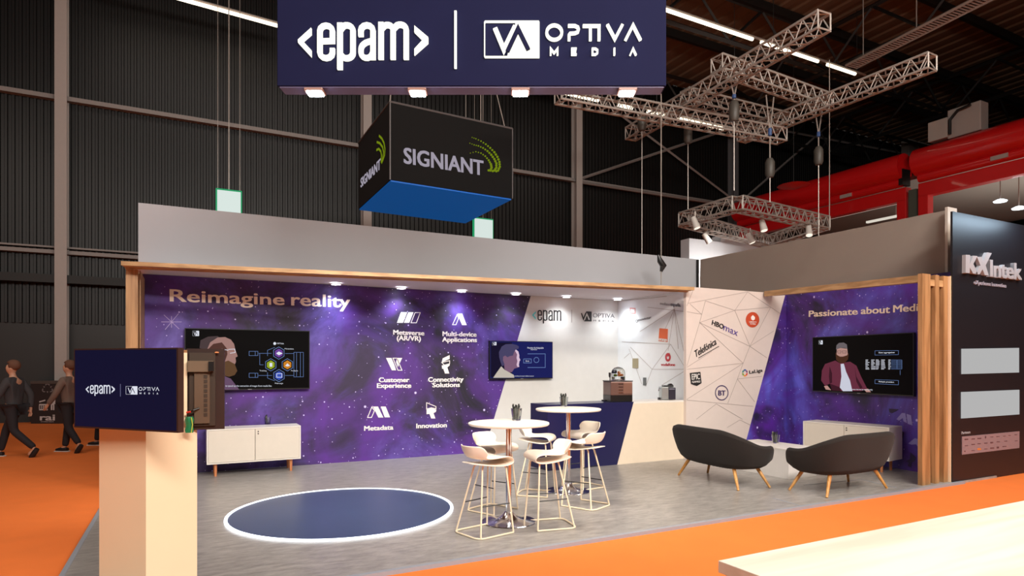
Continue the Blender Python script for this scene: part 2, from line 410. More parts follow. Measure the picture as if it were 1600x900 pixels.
# roof steel: black girders below the deck
def girder(a, b, dz, n, r=.09, name='roof_girder'):
    bm = NB(); a = V(a); b = V(b); d = V((0, 0, dz))
    tube(bm, [a, b], r, 4); tube(bm, [a + d, b + d], r, 4)
    for i in range(n):
        p = a.lerp(b, i / n); q = a.lerp(b, (i + .5) / n); s = a.lerp(b, (i + 1) / n)
        tube(bm, [p, q + d], r * .6, 4); tube(bm, [q + d, s], r * .6, 4)
    return obj(name, bm, STEEL, kind='structure')
girder((13.2, 2, 13), (13.2, 22.8, 13), 1.6, 6)
girder((22.0, 2, 13), (22.0, 22.8, 13), 1.6, 6)
girder((30.5, 2, 13), (30.5, 22.8, 13), 1.6, 6)
girder((4, 16.2, 13.1), (40, 16.2, 13.1), 1.5, 11)
girder((4, 21.6, 12.8), (40, 21.6, 12.8), 1.7, 11)
girder((-22, 14.5, 13.1), (4, 14.5, 13.1), 1.5, 8)
bm = NB()
for y in (4, 7, 10, 13, 16, 19): box(bm, (-24, y, CEIL - .35), (44, y + .14, CEIL - .04))
obj('roof_purlin', bm, STEEL, kind='structure')
# lines of tube lamps
def tube_line(a, b, cuts, z=12.5, r=.055, label=''):
    A = onZ(a[0], a[1], z); B = onZ(b[0], b[1], z); m = (A + B) / 2
    t = thing('tube_lamp_line', label, 'ceiling light', m, 0)
    d = (B - A).normalized(); up = V((0, 0, 1)); s = d.cross(up)
    bm = NB(); M = lambda p: p - m
    tube(bm, [M(A) + up * .09, M(B) + up * .09], .045, 6)
    obj('lamp_rail', bm, ALU, t)
    for c0, c1 in cuts:
        bm = NB(); tube(bm, [M(A.lerp(B, c0)), M(A.lerp(B, c1))], r, 8); obj('lamp_tube', bm, TUBE, t, True)
    for k in (.05, .5, .95):
        q = M(A.lerp(B, k)); obj('suspension_wire', tube(NB(), [q + up * .1, V((q.x, q.y, CEIL - z))], .012, 4), STEEL, t)
tube_line((150, -38), (436, 41), ((0, .31), (.34, .99)), label='bright tube lamp line hanging above the top left, left of the big navy sign')
tube_line((1030, 12), (1352, 121), ((.02, .40), (.44, .73), (.78, .94)), label='long tube lamp line crossing above the grey trusses, right of the big navy sign')
tube_line((868, 142), (1160, 208), ((0, .20), (.30, .37), (.45, .54), (.62, .88)), z=10.0, label='lower line of short tube lamps just under the right end of the big navy sign')

# red cassettes over the loading doors, right-hand side
def cassette(px0, px1, label, m0):
    def ya(px_, z=0): return onX(px_, 300, XR).y
    y0, y1 = (px0 if isinstance(px0, float) else ya(px0)), (px1 if isinstance(px1, float) else ya(px1))
    y0, y1 = min(y0, y1), max(y0, y1)
    t = thing('door_cassette', label, 'roller door cassette', (XR, (y0 + y1) / 2, 0)); cy = (y0 + y1) / 2
    zt = 9.6
    bm = NB(); tube(bm, [(-.1, y0 - cy, zt - .5), (-.1, y1 - cy, zt - .5)], .5, 20); obj('roller_casing', bm, RED, t, True)
    bm = NB(); tube(bm, [(-.12, y0 - cy + .1, zt - 1.08), (-.12, y1 - cy - .1, zt - 1.08)], .17, 12); obj('lower_roll', bm, RED, t, True)
    obj('lintel_beam', bx((-.05, y0 - cy, zt - 1.75), (.3, y1 - cy, zt - 1.25), bev=.02), RED, t)
    for k in (.28, .7):
        yy = y0 + (y1 - y0) * k - cy; obj('warning_lamp', bx((-.32, yy - .25, zt - 1.16), (-.27, yy + .25, zt - 1.02)), COLGREY, t)
    for yy in (y0 - cy, y1 - cy - .35): obj('door_post', bx((-.05, yy, -.03), (.3, yy + .35, zt - 1.7), bev=.02), RED, t)
    obj('end_bracket', bx((-.3, y0 - cy - .02, zt - 1.2), (.2, y0 - cy + .12, zt - .6)), BLACK, t)
    return t
yj = onX(1426, 260, XR).y
cassette(yj + .22, 22.2, 'left red roller door casing behind the grey cover wall', RED)
cassette(4.6, yj - .22, 'right red roller door casing above the dark branded wall', RED)
obj('door_seal', bx((XR - .02, yj - .14, -.03), (XR + .3, yj + .14, 8.2)), mat('grey_green_seal', (74, 80, 70), .6)); tag(bpy.data.objects['door_seal'], 'narrow grey green strip standing between the two red door frames', 'door seal')
# side hall seen through the doors: pale ceiling slab and its back
SIDE = mat('side_hall_grey', (140, 134, 128), .8, noise=.06, nscale=.6)
obj('ceiling_side_hall', bx((XR + .5, 2, 8.7), (XR + 12, 22.9, 8.9)), SIDE, kind='structure')
obj('wall_side_hall', bx((XR + 11.6, 2, -.1), (XR + 12, 22.9, 8.3)), SIDE, kind='structure')
obj('wall_side_hall_back', bx((XR + .35, 22.5, -.1), (XR + 11.6, 22.7, 8.3)), SIDE, kind='structure')
for k, (px_, py_, ln) in enumerate(((1345, 330, 5.0), (1400, 338, 2.4), (1563, 314, .6), (1592, 325, .6))):
    q = onX(px_, py_, XR + (.5 if k == 0 else .9 if k == 1 else 2.6))
    t = thing('side_hall_lamp', ('long dim tube lamp under the side hall ceiling, nearer the red beam', 'shorter tube lamp under the side hall ceiling, lower', 'bright oval spotlight above the dark branded wall, left one', 'bright oval spotlight above the dark branded wall, right one')[k], 'ceiling light', q)
    if k < 2: bm = NB(); box(bm, (-.06, -ln / 2, -.04), (.06, ln / 2, .04)); obj('lamp_tube', bm, glow('dim_tube', (255, 246, 230), .7), t)
    else: bm = NB(); lathe(bm, [(0, -.05), (.2, -.04), (.22, 0), (.1, .06), (0, .08)], 16); obj('lamp_head', bm, glow('side_spot', (240, 248, 255), 2.4), t, True)
    bm = NB(); tube(bm, [(0, 0, .05), (0, 0, 8.7 - q.z)], .02, 6); obj('lamp_rod', bm, ALU, t)
light('side_hall_light', 'AREA', (XR + 4, 9, 5.2), 340, (1, .93, .84), (XR + 4, 9, 8), shape='RECTANGLE', size=4, size_y=9)
# air unit on the casing
q = onX(1512, 205, XR); t = thing('air_unit', 'pale boxy ventilation unit sitting on the red casing', 'ventilation unit', (XR, q.y, 9.6))
obj('housing', bx((-.3, -.55, 0), (.2, .5, 1.0), bev=.03), COLGREY, t); obj('side_box', bx((-.4, .45, .05), (.2, 1.1, .75), bev=.02), mat('unit_pale', (170, 160, 152), .6), t)
bm = NB(); tube(bm, [(-.42, .35, .1), (-.42, .35, .6), (-.42, .1, .85), (-.42, -.3, .9)], .05, 8); obj('pipe', bm, BLACK, t, True)
# red pennant light under the brace
q = onY(1240, 291, 17.0); t = thing('red_beacon', 'small red beacon hanging in the dark left of the hanging hoist', 'beacon', q)
bm = NB(); lathe(bm, [(0, -.14), (.35, -.06), (.62, .02), (.3, .12), (0, .2)], 14); obj('beacon_shell', bm, RED, t, True)
bm = NB(); tube(bm, [(0, 0, .15), (0, 0, CEIL - q.z)], .012, 4); obj('beacon_wire', bm, STEEL, t)
# cable tray under the roof, upper right
A = onZ(1330, 104, 12.0); B = onZ(1560, -14, 12.0); t = thing('cable_tray', 'perforated cable tray running under the roof at the top right', 'cable tray', (A + B) / 2)
d = (B - A); L_ = d.length; d.normalize(); s = d.cross(V((0, 0, 1))); bm = NB()
for sg in (-.25, .25): tube(bm, [d * (-L_ / 2) + s * sg, d * (L_ / 2) + s * sg], .05, 4)
n = 46
for i in range(n):
    c = d * (L_ * (i / (n - 1) - .5)); tube(bm, [c - s * .25, c + s * .25], .028, 4)
obj('tray_ladder', bm, ALU, t)
for k in (-.4, 0, .4): c = d * (L_ * k); obj('tray_hanger', tube(NB(), [c, c + V((0, 0, CEIL - 12.0))], .02, 4), ALU, t)

# ------------------------------------------------------------------ exhibition trusses
def truss(a, b, label, w_=.29, n=None, r=.024, group=None, parent=None, h_=None):
    a = V(a); b = V(b); c = (a + b) / 2; d = b - a; L_ = d.length; d.normalize(); s = d.cross(V((0, 0, 1))).normalized(); u = s.cross(d).normalized()
    h_ = h_ or w_
    n = n or max(3, round(L_ / (w_ * 1.1)))
    if parent is None: t = thing('lighting_truss', label, 'truss', c, group=group); base = c
    else: t, base = parent
    def P(k, i, j): return (a + d * (L_ * k)) + s * (w_ / 2 * i) + u * (h_ / 2 * j) - base
    if parent is None:
        for i in (-1, 1):
            for j in (-1, 1): bm = NB(); tube(bm, [P(0, i, j), P(1, i, j)], r, 6); obj('chord', bm, ALU, t, True)
        lb = NB()
    else:
        lb = NB()
        for i in (-1, 1):
            for j in (-1, 1): tube(lb, [P(0, i, j), P(1, i, j)], r, 6)
    for k in range(n):
        k0, k1, k2 = k / n, (k + .5) / n, (k + 1) / n
        for (i0, j0), (i1, j1) in (((-1, -1), (1, -1)), ((1, 1), (-1, 1)), ((-1, 1), (-1, -1)), ((1, -1), (1, 1))):
            tube(lb, [P(k0, i0, j0), P(k1, i1, j1)], r * .55, 4, caps=False); tube(lb, [P(k1, i1, j1), P(k2, i0, j0)], r * .55, 4, caps=False)
    for k in (0, 1):
        for q0, q1 in (((-1, -1), (1, -1)), ((1, -1), (1, 1)), ((1, 1), (-1, 1)), ((-1, 1), (-1, -1))): tube(lb, [P(k, *q0), P(k, *q1)], r * .7, 4)
    obj('lacing' if parent is None else 'truss_side', lb, ALU, t)
    return t
ZT = 7.5
tz = lambda x, y, z=ZT: onZ(x, y, z)
truss(tz(1288, 32), tz(985, 210), 'long grey truss running from the top right down behind the navy sign')
truss(tz(1457, 96), tz(1158, 213), 'outermost grey truss on the right, with its near end up at right', )
truss(tz(872, 147, 7.15), tz(1222, 213, 7.15), 'grey truss emerging under the lower right corner of the navy sign', )
truss(tz(1120, 99, 7.85), tz(1293, 160, 7.85), 'short grey truss bridging between the two long ones, nearer', )
truss(tz(1070, 150, 7.85), tz(1232, 190, 7.85), 'short grey truss bridging between the two long ones, farther', )
# wires and chain hoists
def hoist(px_, ytop, yb, ybot_z, label, z=ZT, col=(70, 66, 60), body=True):
    q = onZ(px_, ytop, z); dist = q.y / ray(px_, ytop).y
    zb = EYE + (HOR - yb) / F * dist; t = thing('chain_hoist', label, 'hoist', (q.x, q.y, zb))
    H = z - zb
    bm = NB(); lathe(bm, [(0, 0), (.07, .01), (.1, .08), (.1, .34), (.06, .42), (0, .43)], 14); obj('hoist_body', bm, mat('hoist_grey', col, .5), t, True)
    bm = NB(); tube(bm, [(0, 0, .42), (0, 0, H * .55), (-.12, 0, H)], .014, 5); tube(bm, [(0, 0, H * .55), (.12, 0, H)], .014, 5); obj('sling', bm, ALU, t)
    bm = NB(); lathe(bm, [(0, H * .5), (.04, H * .52), (.04, H * .6), (0, H * .62)], 8); obj('hook', bm, mat('hook_blue', (50, 80, 130), .5), t, True)
    bm = NB(); tube(bm, [(0, 0, 0), (0, 0, ybot_z - zb)], .011, 5); obj('drop_cable', bm, ALU, t)
hoist(1147, 120, 190, 5.2, 'cylindrical hoist hanging under the crossing of the trusses')
hoist(1203, 150, 278, 5.2, 'slim hoist hanging lowest, left of the red beacon')
hoist(1279, 172, 258, 4.2, 'tapered hoist hanging in front of the red beam, right one')
hoist(1075, 190, 225, 5.4, 'small hoist hanging left of the dark hall column')
hoist(1003, 180, 205, 4.2, 'yellow tipped hoist hanging farthest left near the navy sign')
for px_, y0, y1, lab in ((1033, 150, 445, 'thin steel wire with a dark knot hanging in front of the grey cover wall'), (1296, 165, 360, 'thin steel wire hanging right of the tapered hoist')):
    q = onY(px_, y1, 10.2) if px_ == 1033 else onZ(px_, y1, 4.9)
    t = thing('hanging_wire', lab, 'wire', q); bm = NB(); tube(bm, [(0, 0, 0), (0, 0, 9 - q.z)], .011, 5); obj('wire', bm, ALU, t)
    if px_ == 1033:
        bm = NB(); tube(bm, [(0, 0, .28), (.06, 0, .40), (-.03, 0, .5), (-.08, 0, .62)], [.03, .07, .06, .02], 8); obj('wire_clip', bm, BLACK, t, True)
# lower square truss with its small spotlights
zs = 5.85
Lc, Bc, Rc, Fc = onZ(1068, 343, zs), onZ(1152, 318, zs), onZ(1288, 349, zs), onZ(1200, 378, zs)
cen = (Lc + Bc + Rc + Fc) / 4
t = thing('square_truss', 'square of grey truss with small spotlights above the grey cover corner', 'truss', cen)
for a, b in ((Lc, Bc), (Bc, Rc), (Rc, Fc), (Fc, Lc)): truss(a, b, '', parent=(t, cen), w_=.34, h_=.34, r=.026)
for px_, py_, tl in ((1086, 348, .2), (1104, 372, .6), (1192, 352, 0), (1172, 372, .3), (1264, 360, -.3)):
    q = onZ(px_, py_, zs - .35); d = q - cen
    d2 = V((tl, -.3, -1)).normalized()
    s_ = thing('truss_spotlight', {1086: 'white spotlight at the left corner of the square truss', 1104: 'white spotlight tilted lowest below the left of the square truss', 1192: 'white spotlight in the middle of the square truss', 1172: 'small spotlight under the near side of the square truss', 1264: 'white spotlight near the right corner of the square truss'}[px_], 'spotlight', q)
    bm = NB(); tube(bm, [-d2 * .16, d2 * .16], [.07, .1], 12); obj('lamp_body', bm, WHITE, s_, True)
    bm = NB(); tube(bm, [d2 * .15, d2 * .17], .085, 12); obj('lens', bm, glow('spot_lens', (255, 240, 220), 1.2), s_)
    bm = NB(); tube(bm, [(0, 0, .02), (0, 0, .3)], .02, 6); obj('clamp', bm, ALU, s_)
for k_ in (-.8, .9): light('truss_spot_lamp', 'SPOT', (cen.x + k_, cen.y - .4, cen.z - .5), 260, (1, .95, .9), (cen.x + k_ * .6, 15.8, 3.6), spot_size=1.8, spot_blend=.8, shadow_soft_size=.06)
# white top of the stand behind
A = onY(1077, 400, 15.5); B = onY(1205, 400, 15.5); zt = onY(1140, 366, 15.5).z
obj('neighbour_stand_top', box(box(NB(), (A.x, 15.5, -.03), (A.x + 1.5, 15.9, zt - .3)), (A.x + 1.5, 15.6, -.03), (B.x + .2, 16.0, zt - .05)), mat('stand_white', (206, 208, 212), .6)); tag(bpy.data.objects['neighbour_stand_top'], 'pale boxy top of a farther stand behind the grey cover corner', 'exhibition stand')
# suspended green-edged safety signs
def exit_sign(x0, x1, y0, y1, Y, lab):
    a = onY(x0, y1, Y); b = onY(x1, y0, Y); cx_ = (a.x + b.x) / 2
    t = thing('safety_sign', lab, 'safety sign', (cx_, Y, a.z)); w_ = b.x - a.x; h = b.z - a.z
    obj('light_box', bx((-w_ / 2, -.05, 0), (w_ / 2, .05, h), bev=.01), glow('sign_box_green', (60, 230, 150), .4), t)
    obj('light_face', bx((-w_ / 2 + .03, -.06, .0), (w_ / 2 - .03, -.052, h - .04)), glow('sign_face', (226, 240, 234), .9), t)
    bm = NB()
    for k in (-.42, 0, .42): tube(bm, [(w_ * k, 0, h), (w_ * k, 0, CEIL - a.z - .1)], .006 if k else .012, 5)
    obj('hanging_rod', bm, ALU, t)
exit_sign(337, 378, 299, 345, 16.0, 'glowing pale safety sign with green rim left of the hanging black cube')
exit_sign(739, 770, 343, 385, 17.5, 'glowing pale safety sign just below the blue underside of the black cube')

# ================================================================== THE STAND
FL = mat('grey_marbled_vinyl', (134, 129, 125), .32, noise=.22, nscale=5, bump=.04, bscale=80)
def floor_mat():
    m = FL; nt = m.node_tree; b = nt.nodes['Principled BSDF']
    tc = nt.nodes.new('ShaderNodeTexCoord'); mp = nt.nodes.new('ShaderNodeMapping'); mp.inputs['Scale'].default_value = (1, 3.2, 1)
    mp.inputs['Rotation'].default_value = (0, 0, .4)
    nt.links.new(tc.outputs['Object'], mp.inputs['Vector'])
    n = nt.nodes.new('ShaderNodeTexNoise'); n.inputs['Scale'].default_value = 4.5; n.inputs['Detail'].default_value = 9; n.inputs['Roughness'].default_value = .72; nt.links.new(mp.outputs[0], n.inputs['Vector'])
    r = nt.nodes.new('ShaderNodeValToRGB'); r.color_ramp.elements[0].position = .36; r.color_ramp.elements[0].color = lin((124, 120, 116)); r.color_ramp.elements[1].position = .64; r.color_ramp.elements[1].color = lin((164, 159, 154))
    nt.links.new(n.outputs['Fac'], r.inputs[0]); nt.links.new(r.outputs[0], b.inputs['Base Color'])
floor_mat()
obj('floor_stand', bx((-.86, 5.06, -.03), (10.9, 11.05, 0)), FL, kind='structure')
# left front of the platform runs on beside the plinth
obj('floor_stand_apron', bx((-.86, 1.2, -.03), (.9, 5.06, 0)), FL, kind='structure')
ALUTRIM = mat('edge_trim', (148, 153, 162), .4, 0)
bm = NB(); box(bm, (.9, 5.015, -.03), (9.95, 5.065, .006)); box(bm, (.86, 1.2, -.03), (.9, 5.06, .004)); box(bm, (-.9, 1.2, -.03), (-.86, 11.0, .004))
obj('trim_3', bm, ALUTRIM, kind='structure')
# floor joint lines by the sofas
bm = NB(); jl = Plane((0, 0, 0), (1, 0, 0), (0, 1, 0))
for a, b in (((1208, 778.4), (1256.8, 792)), ((1256, 758), (1345, 749)), ((1345, 749), (1400, 762))):
    A = onZ(a[0], a[1], 0); B = onZ(b[0], b[1], 0); d = (B - A).normalized(); s = V((-d.y, d.x, 0)) * .012
    prism(bm, [A + s, A - s, B - s, B + s], (0, 0, 1), .002)
obj('trim_4', bm, ALUTRIM, kind='structure')

BY = 10.94; PY = 8.5; ZW = 3.045
BP = Plane((0, BY, 0), (1, 0, 0))            # back wall plane
PP = Plane((0, PY, 0), (1, 0, 0))            # partner panel plane
A0 = onY(223, 500, BY); XA = -.57
CX = 8.25
AP = Plane((CX, 8.5, 0), (0, 1, 0))          # short side wall with partner marks
WB0, WB1 = V((10.5, PY, 0)), V((10.12, 5.25, 0))
WP = Plane(WB0, WB1 - WB0)
wb = obj('wall_booth_back', bx((XA, BY, 0), (CX + .08, BY + .06, ZW)), WALLW, kind='structure')
# purple print, slanted right edge
bm = NB(); fb = BP.px(756, 708)
ppx_top = BP.px(829, 462)
poly2(bm, BP, [(XA, .0), (fb[0], .0), (ppx_top[0], ZW), (XA, ZW)], .001, .004)
obj('printed_panel', bm, NEB1, wb, label='dark purple starry print with a slanted right edge')
ws = obj('wall_booth_side', bx((CX, 8.6, 0), (CX + .06, BY, ZW)), mat('side_print_cool', (236, 240, 242), .6), kind='structure')
pt = 3.07
wp = obj('wall_booth_panel', bx((onY(1072, 500, PY).x, PY, 0), (WB0.x + .02, PY + .06, pt)), WALLP, kind='structure')
bm = NB(); tp = PP.px(1226, 464); bt = PP.px(1167, 684)
sl = (tp[0] - bt[0]) / (tp[1] - bt[1]); x0 = bt[0] - sl * bt[1]; x1 = tp[0] + sl * (pt - tp[1])
poly2(bm, PP, [(x0, 0), (WB0.x, 0), (WB0.x, pt), (x1, pt)], .001, .004)
obj('printed_panel', bm, NEB2, wp, label='violet starry print with a slanted left edge')
bm = NB(); d = (WB1 - WB0).normalized(); nn = V((-d.y, d.x, 0)); nn = nn if nn.x > 0 else -nn
prism(bm, [WB0, WB1, WB1 + nn * .06, WB0 + nn * .06], (0, 0, 1), pt)
wr = obj('wall_booth_right', bm, NEB2, kind='structure')
# closed store room behind: top cover
obj('wall_store_back', bx((CX + .08, BY, 0), (10.9, BY + .06, ZW)), WALLW, kind='structure')

# soffit (follows the angled beam)
BL, BR = onZ(201, 409.8, 3.055), None
BL = V((-.69, 9.84, 3.055)); BR = V((7.92, 8.50, 3.055))
bd = (BR - BL).normalized(); bn = V((bd.y, -bd.x, 0))   # toward the camera
def strip(bm, p, q, t0, t1, z0, z1):
    """bar between p and q, offset t0..t1 along the camera-side normal"""
    d = (q - p); d.z = 0; d.normalize(); n_ = V((d.y, -d.x, 0))
    if n_.dot(V((0, 0, 0)) - p) < 0: n_ = -n_
    vs_ = []
    for z in (0, 1):
        for (pt_, t_) in ((p, t0), (q, t0), (q, t1), (p, t1)):
            vs_.append(bm.verts.new(V((pt_.x, pt_.y, pt_.z + (z0, z1)[z])) + n_ * t_))
    for f in ((0, 3, 2, 1), (4, 5, 6, 7), (0, 1, 5, 4), (1, 2, 6, 5), (2, 3, 7, 6), (3, 0, 4, 7)): bm.faces.new([vs_[i] for i in f])
    return bm
bm = NB(); prism(bm, [(-.66, 10.0, 3.05), (CX + .02, 8.6, 3.05), (CX + .02, BY, 3.05), (-.66, BY, 3.05)], (0, 0, 1), .03)
obj('ceiling_booth', bm, mat('soffit_white', (214, 204, 206), .7), kind='structure')
t = thing('timber_frame', 'honey coloured timber frame with slatted beam along the back of the stand', 'timber frame', (-.69, 9.84, 0))
def rel(p): return V(p) - t.location
for k, off in enumerate((0, -.09, -.18)):
    p = BL + bn * 0; bm = NB()
    strip(bm, V((BL.x - .02, BL.y, BL.z)) - t.location, BR - t.location, off - .055, off, -.09 if k == 0 else -.075, 0 if k == 0 else -.02)
    obj('beam_slat' if k else 'front_beam', bm, WOODX, t)
zb = 2.965
for k in range(4):
    y0 = .0 + k * .27
    obj('post', bx((-.02 if k == 0 else .06, y0, 0), (.12, y0 + (.1 if k == 0 else .07), zb)), WOODZ, t)
obj('side_board', bx((.135, .1, 0), (.145, 1.09, zb)), WOODZ, t)
# right-hand frame
t = thing('timber_frame', 'timber frame whose end post of three slats closes the right side of the stand', 'timber frame', (9.3, 5.15, 0))
q0, q1 = V((9.84, 8.46, 3.087)), V((9.33, 5.22, 2.965))
for k, off in enumerate((0, -.1, -.2)):
    bm = NB(); strip(bm, q0 - t.location, q1 - t.location, off - .06, off, -.10 if k == 0 else -.085, 0 if k == 0 else -.02)
    obj('beam_slat' if k else 'front_beam', bm, WOODY, t)
pz = 2.955
def pxx(px_, Y): return onY(px_, 700, Y).x
for k, (a, b) in enumerate(((1441, 1454), (1461.5, 1467.5), (1474.5, 1481))):
    obj('post_slat', bx((pxx(a, 5.13) - 9.3, -.02, 0), (pxx(b, 5.13) - 9.3, .04, pz)), WOODZ, t)
obj('post_core', bx((pxx(1446, 5.22) - 9.3, .05, .002), (pxx(1483, 5.22) - 9.3, .10, pz - .002)), mat('timber_gap_shade', (128, 90, 54), .6), t)  # backing board, browned darker to give the shade between the slats
for zz in (pz - .16,): obj('cross_rail', bx((pxx(1450, 5.13) - 9.3, -.012, zz), (pxx(1481, 5.13) - 9.3, .03, zz + .09)), WOODX, t)
obj('lit_edge_face', bx((pxx(1481.5, 5.13) - 9.3, -.05, 0), (pxx(1487, 5.13) - 9.3, .12, pz)), mat('lit_edge_timber', (232, 204, 168), .5), t)  # lit edge face of a slat, its brightness put into the pale colour
# grey cover cloth above
xl = -.63
bm = NB(); zc0, zc1 = 3.04, 4.115
wc = obj('wall_cover_back', bx((xl, BY + .02, zc0), (10.52, BY + .08, zc1)), CLOTH, kind='structure')
bm = NB(); NX = 26
ys = [BY - .05 + (5.50 - BY + .05) * i / NX for i in range(NX + 1)]
g = []
for j in range(9):
    z = 2.93 + (4.10 - 2.93) * j / 8
    g.append([bm.verts.new((10.56 + .014 * math.sin(y * 5 + j * .9) * (1 - j / 8) + .01 * math.sin(y * 11 + j), y, z)) for y in ys])
for j in range(8):
    for i in range(NX): bm.faces.new((g[j][i], g[j][i + 1], g[j + 1][i + 1], g[j + 1][i]))
bmesh.ops.solidify(bm, geom=bm.faces[:], thickness=.03)
obj('wall_cover_right', bm, mat('taupe_cover_cloth', (184, 170, 158), .9, noise=.04, nscale=1, bump=.25, bscale=4), smooth=True, kind='structure')
bm = NB(); box(bm, (10.35, 5.46, 2.94), (10.60, 5.50, 4.10)); obj('wall_cover_end', bm, MATS['taupe_cover_cloth'], kind='structure')
obj('trim_5', bx((10.49, BY - .04, 3.0), (10.53, BY - .0, 4.10)), BLACK, kind='structure')  # black strip drawn as the dark gap where the two cloths meet
# downlights in the soffit
DL = (525, 443.5), (627, 449.8), (721.5, 454.8), (806, 459.2), (885, 463.5), (965, 467.5)
names = ['first downlight from the left, above the end of the large wall lettering', 'second downlight from the left, above the left icon column', 'third downlight from the left, above the right icon column', 'fourth downlight, last one above the purple print', 'fifth downlight, over the dark wall lettering', 'sixth downlight, in the corner over the coffee machine']
for (x_, y_), nm in zip(DL, names):
    q = onZ(x_, y_, 3.035); t = thing('downlight', nm, 'downlight', q)
    bm = NB(); lathe(bm, [(0, 0), (.075, 0), (.075, .012), (0, .012)], 20, (0, 0, -.012)); obj('lamp_disc', bm, LAMP, t)
    bm = NB(); lathe(bm, [(.076, -.016), (.095, -.014), (.097, 0), (.076, 0)], 20); obj('bezel', bm, WHITE, t, True)
    k = x_ > 850
    sp = light('downlight_lamp', 'SPOT', (q.x, q.y - .02, q.z - .04), 52 if k else 62, (.80, .88, 1) if not k else (.92, .97, 1), (q.x, q.y + .10, 0), spot_size=2.2 if not k else 2.4, spot_blend=.9, shadow_soft_size=.07)

# circular floor inlay with its LED ring
cc = (onZ(356, 812, 0) + onZ(706, 791, 0)) / 2; c2 = (onZ(560, 760.5, 0) + onZ(500, 846, 0)) / 2
cc = (cc + c2) / 2
R_ = 1.245
t = thing('floor_disc', 'round dark blue floor disc rimmed by a glowing white light ring', 'floor disc', (cc.x, cc.y, 0))
bm = NB(); lathe(bm, [(0, 0), (R_ - .02, 0), (R_ - .02, .012), (0, .012)], 96); obj('disc_surface', bm, mat('blue_disc_vinyl', (56, 72, 106), .35, noise=.15, nscale=2), t)
bm = NB(); lathe(bm, [(R_ - .02, .0), (R_ - .02, .018), (R_ + .012, .018), (R_ + .012, 0)], 128); obj('light_ring', bm, ledring, t)
print('disc', cc, R_)
def wobj(name, bm, m, parent, smooth=False, label=None):
    """mesh given in world coordinates, hung under a top-level thing"""
    M = (Matrix.Translation(parent.location) @ parent.rotation_euler.to_matrix().to_4x4()).inverted()
    bmesh.ops.transform(bm, matrix=M, verts=bm.verts[:]); return obj(name, bm, m, parent, smooth, label=label)

# ------------------------------------------------------------------ big navy sign, square to the camera
SZ = 6.5
sl_, sr_ = (433 - 800) / F * SZ, (1041 - 800) / F * SZ; zb = EYE + (HOR - 134) / F * SZ
sg = thing('hanging_sign', 'big navy box sign with glowing white lettering hanging at the top of the view', 'sign', cw((sl_ + sr_) / 2, SZ + .1, zb), -YAW)
hw = (sr_ - sl_) / 2
obj('sign_box', bx((-hw, -.1, 0), (hw, .1, 1.25), bev=.006), NAVYF, sg)
obj('underside_panel', bx((-hw + .02, -.085, -.012), (hw - .02, .09, -.002)), mat('sign_underside', (92, 84, 120), .5), sg)
SP = Plane(cw(0, SZ), cw(1, 0))
fe = lambda x, y: SP.px(400 + x / 4, y / 4); ue = SZ / F / 4
fv = lambda x, y: SP.px(750 + x / 3.556, y / 3.556); uv = SZ / F / 3.556
b1, b2, b3, b4 = NB(), NB(), NB(), NB()
logo_epam(b1, (b2, b4), SP, fe, ue, .002, .03); wobj('lit_lettering', b1, SIGNW, sg); wobj('lit_bracket', b2, SIGNW, sg); wobj('lit_bracket', b4, SIGNW, sg)
bm = NB(); bpx(bm, SP, [(712, 19), (712, 108)], ue * 15, .002, .03); wobj('lit_divider', bm, SIGNW, sg)
b1, b4 = NB(), NB(); logo_va(b1, b3, SP, fv, uv, .002, .03, bm_w=b4); wobj('lit_emblem', b1, SIGNW, sg); wobj('lit_lettering', b4, SIGNW, sg); wobj('emblem_gap', b3, NAVYF, sg)
bm = NB()
for x_ in (-hw + .2, -hw / 3, hw / 3, hw - .2): tube(bm, [(x_, 0, 1.25), (x_, 0, CEIL - zb - .1)], .012, 5)
obj('suspension_wire', bm, ALU, sg)
for k, px_ in enumerate((493, 653, 813, 979)):
    r_ = (px_ - 800) / F * (SZ + .07); q = cw(r_, SZ + .06, zb - .02)
    t = thing('floodlight', 'square floodlight under the navy sign, %s' % ('leftmost', 'second from the left', 'third from the left', 'rightmost')[k], 'floodlight', q, -YAW)
    obj('lamp_housing', bx((-.095, -.075, -.03), (.095, .075, .0), bev=.006), mat('flood_copper', (150, 112, 98), .4), t)
    obj('lamp_lens', bx((-.075, -.058, -.046), (.075, .058, -.0301)), glow('flood_lens', (235, 245, 255), 30), t)
    tgt = cw(r_ * 1.5 + .5, 9.6, 0)
    light('flood_lamp', 'SPOT', q + V((0, 0, -.06)), 300, (1, .90, .78), tgt, spot_size=2.1, spot_blend=.8, shadow_soft_size=.08)

# ------------------------------------------------------------------ black cube sign
D0 = 13.2
def at_h(px_, py_, D): return O + ray(px_, py_) * D   # D = distance along the view axis
n0 = at_h(609.5, 280.7, D0); Hc = 122 / F * D0
r0 = at_h(800.7, 308, Hc * F / 109.4); l0 = at_h(560, 323.3, Hc * F / 102.6)
for v_ in (r0, l0): v_.z = n0.z
rt = thing('cube_sign', 'black hanging cube sign with a blue underside and green dotted arcs', 'sign', n0)
bk = r0 + l0 - n0
bm = NB(); prism(bm, [V((0, 0, 0)), r0 - n0, bk - n0, l0 - n0], (0, 0, 1), Hc)
obj('cube_cover', bm, mat('black_stretch_fabric', (6, 5, 5), .95), rt)
cc_ = (bk - n0) / 2
bm = NB(); prism(bm, [(p - cc_) * .985 + cc_ for p in (V((0, 0, 0)), r0 - n0, bk - n0, l0 - n0)], (0, 0, -1), .03)
obj('underside', bm, mat('blue_underside', (8, 84, 176), .6, emit=.42, emit_rgb=(0, 96, 176)), rt, label='backlit blue underside')
bm = NB()
for a, b in (((0, 0, 0), (0, 0, Hc)), (r0 - n0, r0 - n0 + V((0, 0, Hc)))): tube(bm, [a, b], .018, 5)
